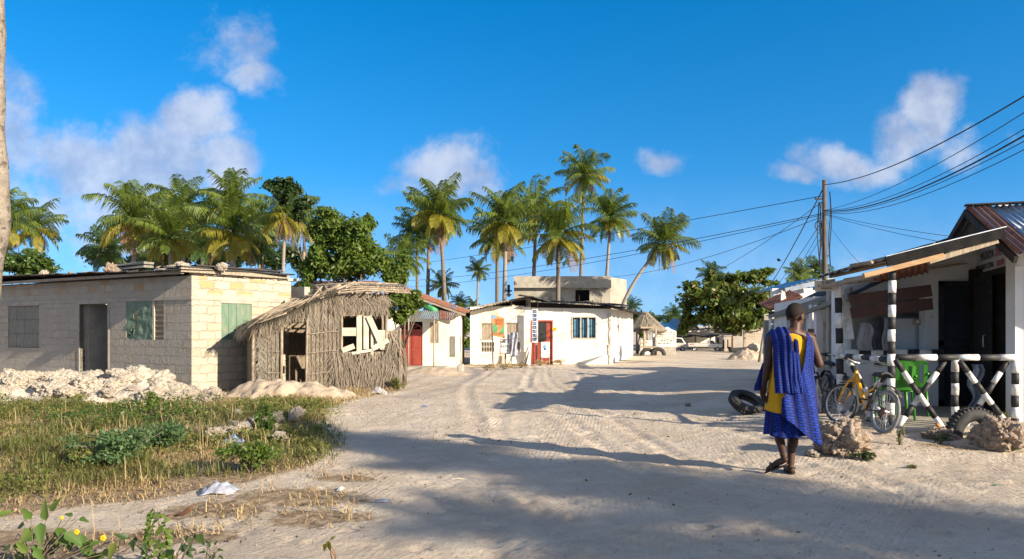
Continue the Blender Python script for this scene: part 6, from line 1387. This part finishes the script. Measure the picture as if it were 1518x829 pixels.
# stalks: tall dry stems
def shrub(name,label,px,py,w_,h_,n,size,mat,seed,cat='plant',stems=5,stem='bark',up=.6):
    p=GP(px,py); t=thing(name,label,cat,p); rg=random.Random(seed); m=MB(); Y=p.y
    for k in range(stems): a=rg.random()*6.3; r_=rg.uniform(.2,.8)*w_; m.tube([(0,0,-.03),(r_*.5*math.cos(a),r_*.5*math.sin(a),h_*.5),(r_*math.cos(a),r_*math.sin(a),h_*rg.uniform(.6,1))],[.012,.008,.004],5)
    m.build('stem',M[stem],t,True); s=F/Y; bl=[]
    for k in range(9): a=rg.random()*6.3; q=rg.uniform(0,.75); bl.append((px+w_*q*math.cos(a)*s,py-(h_*rg.uniform(.3,.85))*s,w_*.42*s,h_*.28*s))
    foliage('leaves',bl,Y,n,size,M[mat],t,seed,up); return t
shrub('feathery_shrub','low blue green feathery shrub spreading in the middle of the weeds',172,690,.62,.42,2600,.05,'fern',1); shrub('feathery_shrub','smaller blue green feathery shrub right behind the spreading one',228,668,.42,.36,1500,.05,'fern',2)
shrub('round_weed','fresh green mound of weed beside the dumped stones',372,700,.38,.32,1800,.045,'leafl',3); shrub('yellow_weed','yellowish green leafy weed in front of the feathery shrub',118,697,.2,.24,420,.06,'weed',4)
shrub('rubble_weed','bright weed growing up against the coral rubble',222,612,.16,.42,420,.06,'leafl',5); shrub('hut_weed','green weed clump at the foot of the palm leaf hut',520,578,.45,.42,1500,.06,'leafl',6); shrub('hut_weed','small weed at the right corner of the palm leaf hut',588,580,.25,.3,600,.06,'weed',7); shrub('dark_weed','dark leafy weed sprouting among the dumped stones',392,650,.2,.4,420,.07,'leaf',8)
shrub('boulder_weed','small green tuft at the foot of the big pink boulder',1283,682,.17,.10,420,.04,'leafd',9); shrub('boulder_weed','tangle of dark weeds behind the big pink boulder near the man',1222,650,.22,.24,500,.05,'leaf',10); shrub('edge_weed','thin weed sprouting at the veranda edge below the braces',1334,660,.05,.22,120,.035,'weed',11); shrub('edge_weed','dark little weed at the foot of the short striped post',1396,657,.11,.13,260,.035,'leafd',12); shrub('edge_weed','light green weed climbing over the half buried tyre',1489,632,.08,.22,180,.035,'weed',13); shrub('edge_weed','yellowish weed at the right foot of the second pink boulder',1500,668,.14,.16,300,.035,'weed',14)
shrub('sand_tuft','flat dry tuft alone on the open sand at right',1352,694,.09,.03,120,.03,'weed',15,stems=3)
for k,(px,py) in enumerate(((770,546),(800,543),(722,549),(830,541),(748,548))): shrub('sign_weed',('dry weeds round the white leaning board','dry weeds under the tall column sign','dry weeds at the poster sign post','dry weeds at the plinth right of the red door','dry weeds around the placard post')[k],px,py,.55,.28,300,.08,'straw',20+k)
# foreground sprigs close to the lens
def sprig(name,label,base,leaves,Y0,mat,stemmat='bark',flowers=(),cat='plant',fold=.25):
    """a stem with real leaves: leaves (px,py,len_px,angle_deg) all near distance Y0"""
    b=PX(base[0],base[1],Y0); b.z=g0(b.x,Y0); t=thing(name,label,cat,b); s=MB(); l=MB(); fl=MB()
    rg=random.Random(len(leaves)*7+int(base[0]))
    for (px,py,Lp,ang) in leaves:
        c=PX(px,py,Y0+rg.uniform(-.12,.12))-b; L=Lp/F*Y0; a=R(ang); d=V((math.cos(a),rg.uniform(-.5,.5),math.sin(a))).normalized(); n=V((rg.uniform(-.3,.3),-.7,rg.uniform(.3,.9))).normalized(); sd=d.cross(n).normalized(); n=sd.cross(d)
        P=[]
        for i in range(7):
            u=i/6; w=L*(.25*math.sin(PI*(u**.62))**.9*(1-.35*u)+.02*math.sin(u*9))*(u<1)+.0005; q=c+d*L*u-n*L*.14*u*u; P.append([q-sd*w+n*w*fold,q-sd*w*.5+n*w*fold*.4,q,q+sd*w*.5+n*w*fold*.4,q+sd*w+n*w*fold])
        l.grid(P); s.tube([V((0,0,-.05))*1,c*.5+V((rg.uniform(-.03,.03),0,.02)),c],[.005,.004,.002],5)
    s.build('stem',M[stemmat],t,True); l.build('leaves',M[mat],t,True)
    for (px,py,r_) in flowers:
        c=PX(px,py,Y0)-b
        f=MB()
        for k in range(5): a=k*1.256; f.blob(c+V((r_*.5*math.cos(a),-.01,r_*.5*math.sin(a))),(r_*.55,r_*.4,r_*.55),8,6)
        f.build('flower',M['yflower'],t,True); s2=MB().tube([V((0,0,0)),c*.5+V((.02,0,0)),c],.003,5).build('flower_stalk',M['bark'],t)
    return t
sprig('broad_leaved_sprig','sprig with big pointed green leaves at the lower left picture corner',(40,840),[(68,772,32,100),(60,775,34,-75),(48,782,30,-120),(75,758,24,60),(46,770,26,140),(85,782,34,-80),(95,790,32,-40),(72,790,26,-110),(36,778,22,200),(28,792,18,220),(110,790,26,-60),(120,792,30,-75),(50,815,26,-60),(62,822,24,20),(40,818,22,150),(130,812,30,-70),(140,822,30,-100),(100,815,20,60),(86,812,22,150),(118,768,16,-20),(108,764,14,170)]+[(rb.uniform(15,190),rb.uniform(798,832),rb.uniform(16,30),rb.uniform(-120,200)) for _ in range(22)],4.6,'sprig',flowers=((115,788,.018),(154,797,.02),(93,767,.012)))
sprig('broad_leaved_sprig','single leaf tip cut off by the left picture border',(-14,800),[(-4,765,22,20),(-6,752,18,60)],4.7,'leafl')
def vine(label,px,py0,py1,Y0,n,seed):
    b=PX(px,py0,Y0); b.z=g0(b.x,Y0); t=thing('leafy_creeper',label,'plant',b); l=MB(); rg=random.Random(seed); hh=zpx(py1,Y0)-b.z
    MB().tube([(0,0,-.05),(.02,0,hh*.5),(0,0,hh)],[.008,.006,.003],5).build('stem',M['bark'],t,True)
    for k in range(n):
        z=hh*(k/n)**.9; sp=.085*(1-.65*k/n); a=rg.random()*6.3; c=V((sp*math.cos(a),sp*math.sin(a),z)); L=rg.uniform(.035,.06)*(1-.4*k/n); d=V((math.cos(a),math.sin(a)-.3,rg.uniform(-.9,.2))).normalized(); n_=V((0,-.7,.7)); sd=d.cross(n_).normalized(); n_=sd.cross(d); P=[]
        for i in range(5): u=i/4; w=L*.36*math.sin(PI*u**.75)**.8+.0004; q=c+d*L*u-n_*L*.15*u*u; P.append([q-sd*w+n_*w*.25,q,q+sd*w+n_*w*.25])
        l.grid(P)
    l.build('leaves',M['leafl'],t,True)
vine('bright green creeper climbing a dry stem at the bottom of the picture',233,860,757,4.6,190,3)
sprig('round_leaved_sprig','sprig with dark glossy oval leaves and a dry brown pod beside the creeper',(255,845),[(292,792,24,-70),(282,796,18,-80),(276,793,14,-100),(288,790,16,-90),(272,815,22,-50),(266,812,24,-10),(258,822,24,170),(205,800,22,200),(196,800,18,-80),(212,805,16,-60),(190,798,22,150),(215,812,14,-80)],4.6,'leafd')
tp=bpy.data.objects.new('seed_pod',MB().tube([PX(258,765,4.6)-PX(258,800,4.6)+V((0,0,0)),PX(270,762,4.6)-PX(258,800,4.6),PX(280,756,4.6)-PX(258,800,4.6),PX(288,747,4.6)-PX(258,800,4.6)],[.006,.012,.012,.004],8).mesh('pod',True)); COL.objects.link(tp); tp.data.materials.append(M['pod']); tp.location=PX(258,800,4.6); par=[o for o in bpy.data.objects if o.name.startswith('round_leaved_sprig')][0]; tp.location=PX(258,800,4.6)-V(par.location); tp.parent=par
sprig('small_dark_sprig','small twig with tiny dark leaves right of the glossy sprig',(316,850),[(310,812,10,100),(318,808,9,60),(322,815,10,0),(305,818,10,180),(313,822,10,-80),(324,824,10,-40),(309,806,8,140),(318,818,9,-90)],4.6,'leafd')
sprig('yellow_leaf_sprig','dry orange twig with two yellow leaves at the bottom edge',(500,850),[(487,802,20,-90),(483,806,16,-110),(490,800,10,40)],4.55,'frondy','frondb')
shrub('dry_stalks','tall thin dry stalks standing over the lower left sprig',150,838,.35,.02,4,.02,'straw',31,stems=2)
for k,(px,py,py1) in enumerate(((133,829,742),(172,829,762),(120,840,790))):
    p=PX(px,py,4.75); p.z=g0(p.x,4.75); tag(MB().tube([V((0,0,0)),V((.03,0,.25)),V((.01,0,zpx(py1,4.75)-p.z))],[.004,.003,.0015],5).build('dry_stalk',M['straw'],None,True,loc=p),'thin pale dry stalk standing over the lower left sprig','stalk','dry stalks over the lower left sprig')
# litter
def crumple(name,label,px,py,w_,d_,h_,mat,seed,cat='litter'):
    p=GP(px,py); P=[]
    for i in range(16):
        row=[]
        for j in range(20):
            u=j/19*2-1; v=i/15*2-1; r=math.hypot(u,v); k=max(0,1-r*.8)
            row.append(V((u*w_*.5*(1+.25*mnoise.noise(V((v*2,seed,0)))),v*d_*.5*(1+.25*mnoise.noise(V((u*2,seed,3)))),.01+h_*k*(.55+.9*abs(mnoise.noise(V((u*2.4,v*2.4,seed))))+.24*mnoise.noise(V((u*5,v*5,seed)))))))
        P.append(row)
    return tag(MB().grid(P).build(name,mat,None,True,solid=.004,loc=p),label,cat)
crumple('plastic_bag','crumpled clear plastic bag lying at the edge of the weeds',327,731,.31,.26,.13,M['bag'],1,'plastic bag'); crumple('plastic_scrap','flat bluish scrap of plastic on the shaded sand',568,745,.12,.09,.025,M['bag'],2); crumple('plastic_scrap','bright blue plastic bag caught in the dumped stones',345,658,.28,.22,.14,M['bluebag'],3); crumple('plastic_scrap','blue plastic scrap half buried in the coral rubble',132,585,.3,.22,.25,M['bluebag'],4)
crumple('plastic_scrap','tiny blue wrapper on the sunlit sand below the sand heap',630,603,.10,.07,.03,M['bluebag'],5); crumple('plastic_scrap','white rag scrap among the dumped stones',415,655,.25,.2,.12,M['bag'],6); crumple('paper_scrap','small white scrap among dry twigs left of the lane',505,727,.05,.12,.03,M['whitep'],7); crumple('paper_scrap','pale flat stick like scrap on the shaded lane',680,712,.15,.03,.02,M['boardpale'],8); crumple('green_scrap','tiny green scrap on the sand at the right',1476,722,.06,.04,.02,M['tarp'],9); crumple('plastic_scrap','grey plastic sheet crumpled by the dumped stones',365,640,.35,.25,.16,M['bag'],10); crumple('cloth_scrap','dark crumpled cloth at the right foot of the hut',560,585,.45,.3,.22,M['greycloth'],11)
# ================================================================ CAMERA, SUN, SKY
cam=bpy.data.cameras.new('camera'); co=bpy.data.objects.new('camera',cam); COL.objects.link(co); S.camera=co
cam.sensor_width=36; cam.lens=F/1518*36; cam.shift_y=(HY-414.5)/1518; cam.clip_end=4000; cam.clip_start=.1
co.location=(0,0,H); co.rotation_euler=(PI/2,0,0)
SUN=Vector((.81,-.585,0)).normalized(); EL=R(20.5); SD=Vector((SUN.x*math.cos(EL),SUN.y*math.cos(EL),math.sin(EL)))
l=bpy.data.lights.new('sun','SUN'); l.energy=5.0; l.angle=R(.53); l.color=(1,.86,.66); lo=bpy.data.objects.new('sun',l); COL.objects.link(lo)
lo.rotation_euler=SD.to_track_quat('Z','Y').to_euler(); lo.location=SD*60
w=bpy.data.worlds.new('World'); S.world=w; w.use_nodes=True; nt=w.node_tree; N=nt.nodes; L=nt.links
bg=N['Background']; sky=N.new('ShaderNodeTexSky'); sky.sky_type='NISHITA'; sky.sun_disc=False; sky.sun_elevation=EL; sky.sun_rotation=math.atan2(SUN.x,SUN.y)
sky.air_density=1.0; sky.dust_density=.4; sky.ozone_density=2.5
class W(NT):
    def __init__(s): s.t=nt; s.n=N; s.l=L
W=W()
tc=N.new('ShaderNodeTexCoord').outputs['Generated']; sx=N.new('ShaderNodeSeparateXYZ'); L.new(tc,sx.inputs[0])
yy=W.math('MAXIMUM',sx.outputs[1],.02); u=W.math('DIVIDE',sx.outputs[0],yy); v=W.math('DIVIDE',sx.outputs[2],yy)
lift=N.new('ShaderNodeVectorMath'); lift.operation='MULTIPLY_ADD'; L.new(tc,lift.inputs[0]); lift.inputs[1].default_value=(1,1,.9); lift.inputs[2].default_value=(0,0,.16); L.new(lift.outputs[0],sky.inputs[0]) if sky.inputs else None
cv=N.new('ShaderNodeCombineXYZ'); L.new(u,cv.inputs[0]); L.new(v,cv.inputs[1]); cv=cv.outputs[0]
dis=N.new('ShaderNodeTexNoise'); dis.inputs['Scale'].default_value=9; dis.inputs['Detail'].default_value=6; L.new(cv,dis.inputs['Vector'])
vm=N.new('ShaderNodeVectorMath'); vm.operation='MULTIPLY_ADD'; L.new(dis.outputs['Color'],vm.inputs[0]); vm.inputs[1].default_value=(.075,.075,0); L.new(cv,vm.inputs[2])
off=N.new('ShaderNodeVectorMath'); off.operation='ADD'; L.new(vm.outputs[0],off.inputs[0]); off.inputs[1].default_value=(-.0375,-.0375,0)
su=N.new('ShaderNodeSeparateXYZ'); L.new(off.outputs[0],su.inputs[0])
BL=[(215,240,105,75,1.0),(290,175,60,45,1.0),(120,235,100,65,.85),(330,240,52,60,1.0),(170,330,130,80,.78),(20,190,55,120,.7),(90,300,80,70,.7),(372,125,48,28,.75),(350,75,75,75,.55),
    (655,250,72,50,.9),(600,280,60,30,.6),(710,270,50,42,.7),(1383,165,40,50,1.0),(1340,205,60,45,.8),(1260,240,95,34,.8),(1185,262,60,22,.7),(1420,215,70,45,.55),(983,232,42,22,.66),(310,5,30,14,.4),(370,345,60,40,.85),
    (700,400,80,60,.42),(1075,385,50,30,.42),(1260,395,60,30,.45),(1490,200,60,60,.35),(900,390,150,50,.22),(60,130,40,60,.4)]
tot=None; 
for (px,py,rx,ry,a) in BL:
    du=W.math('DIVIDE',W.math('SUBTRACT',su.outputs[0],(px-CX)/F),rx*1.15/F); dv=W.math('DIVIDE',W.math('SUBTRACT',su.outputs[1],(HY-py)/F),ry*1.15/F)
    g=W.math('MULTIPLY',W.math('EXPONENT',W.math('MULTIPLY',W.math('ADD',W.math('MULTIPLY',du,du),W.math('MULTIPLY',dv,dv)),-1.0)),a)
    tot=g if tot is None else W.math('MAXIMUM',tot,g)
n1=W.noise(19,cv,12,.66); 
dens=W.ramp(W.math('ADD',tot,W.math('MULTIPLY',W.math('SUBTRACT',n1,.5),.9)),.30,.80)
dens=W.math('MAXIMUM',dens,W.math('MULTIPLY',W.ramp(v,.22,.0),.42))
dens=W.math('MULTIPLY',dens,W.ramp(sx.outputs[1],.05,.2)); dens=W.math('MULTIPLY',dens,.72)
n2=W.noise(11,cv,6,.6); cc=W.mix(W.ramp(n2,.35,.65),(1.9,2.15,2.9),(3.5,3.55,3.9))
hs=N.new('ShaderNodeHueSaturation'); hs.inputs['Saturation'].default_value=1.44; hs.inputs['Value'].default_value=1.0; L.new(sky.outputs[0],hs.inputs['Color'])
bk=W.math('MULTIPLY',W.ramp(sx.outputs[1],.30,-.05),W.ramp(W.noise(2.2,tc,7,.6),.44,.58))  # unseen pale clouds behind the viewpoint, added to brighten and neutralise the shadows
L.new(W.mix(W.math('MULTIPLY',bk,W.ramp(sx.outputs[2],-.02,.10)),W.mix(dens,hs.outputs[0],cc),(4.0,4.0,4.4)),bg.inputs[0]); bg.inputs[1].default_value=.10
S.view_settings.view_transform='Standard'; S.view_settings.look='None'; S.view_settings.gamma=1; S.view_settings.exposure=1.22; S.view_settings.use_curve_mapping=False
S.render.engine='CYCLES'; S.cycles.max_bounces=6; S.cycles.diffuse_bounces=3; S.cycles.transparent_max_bounces=8; S.cycles.use_denoising=True
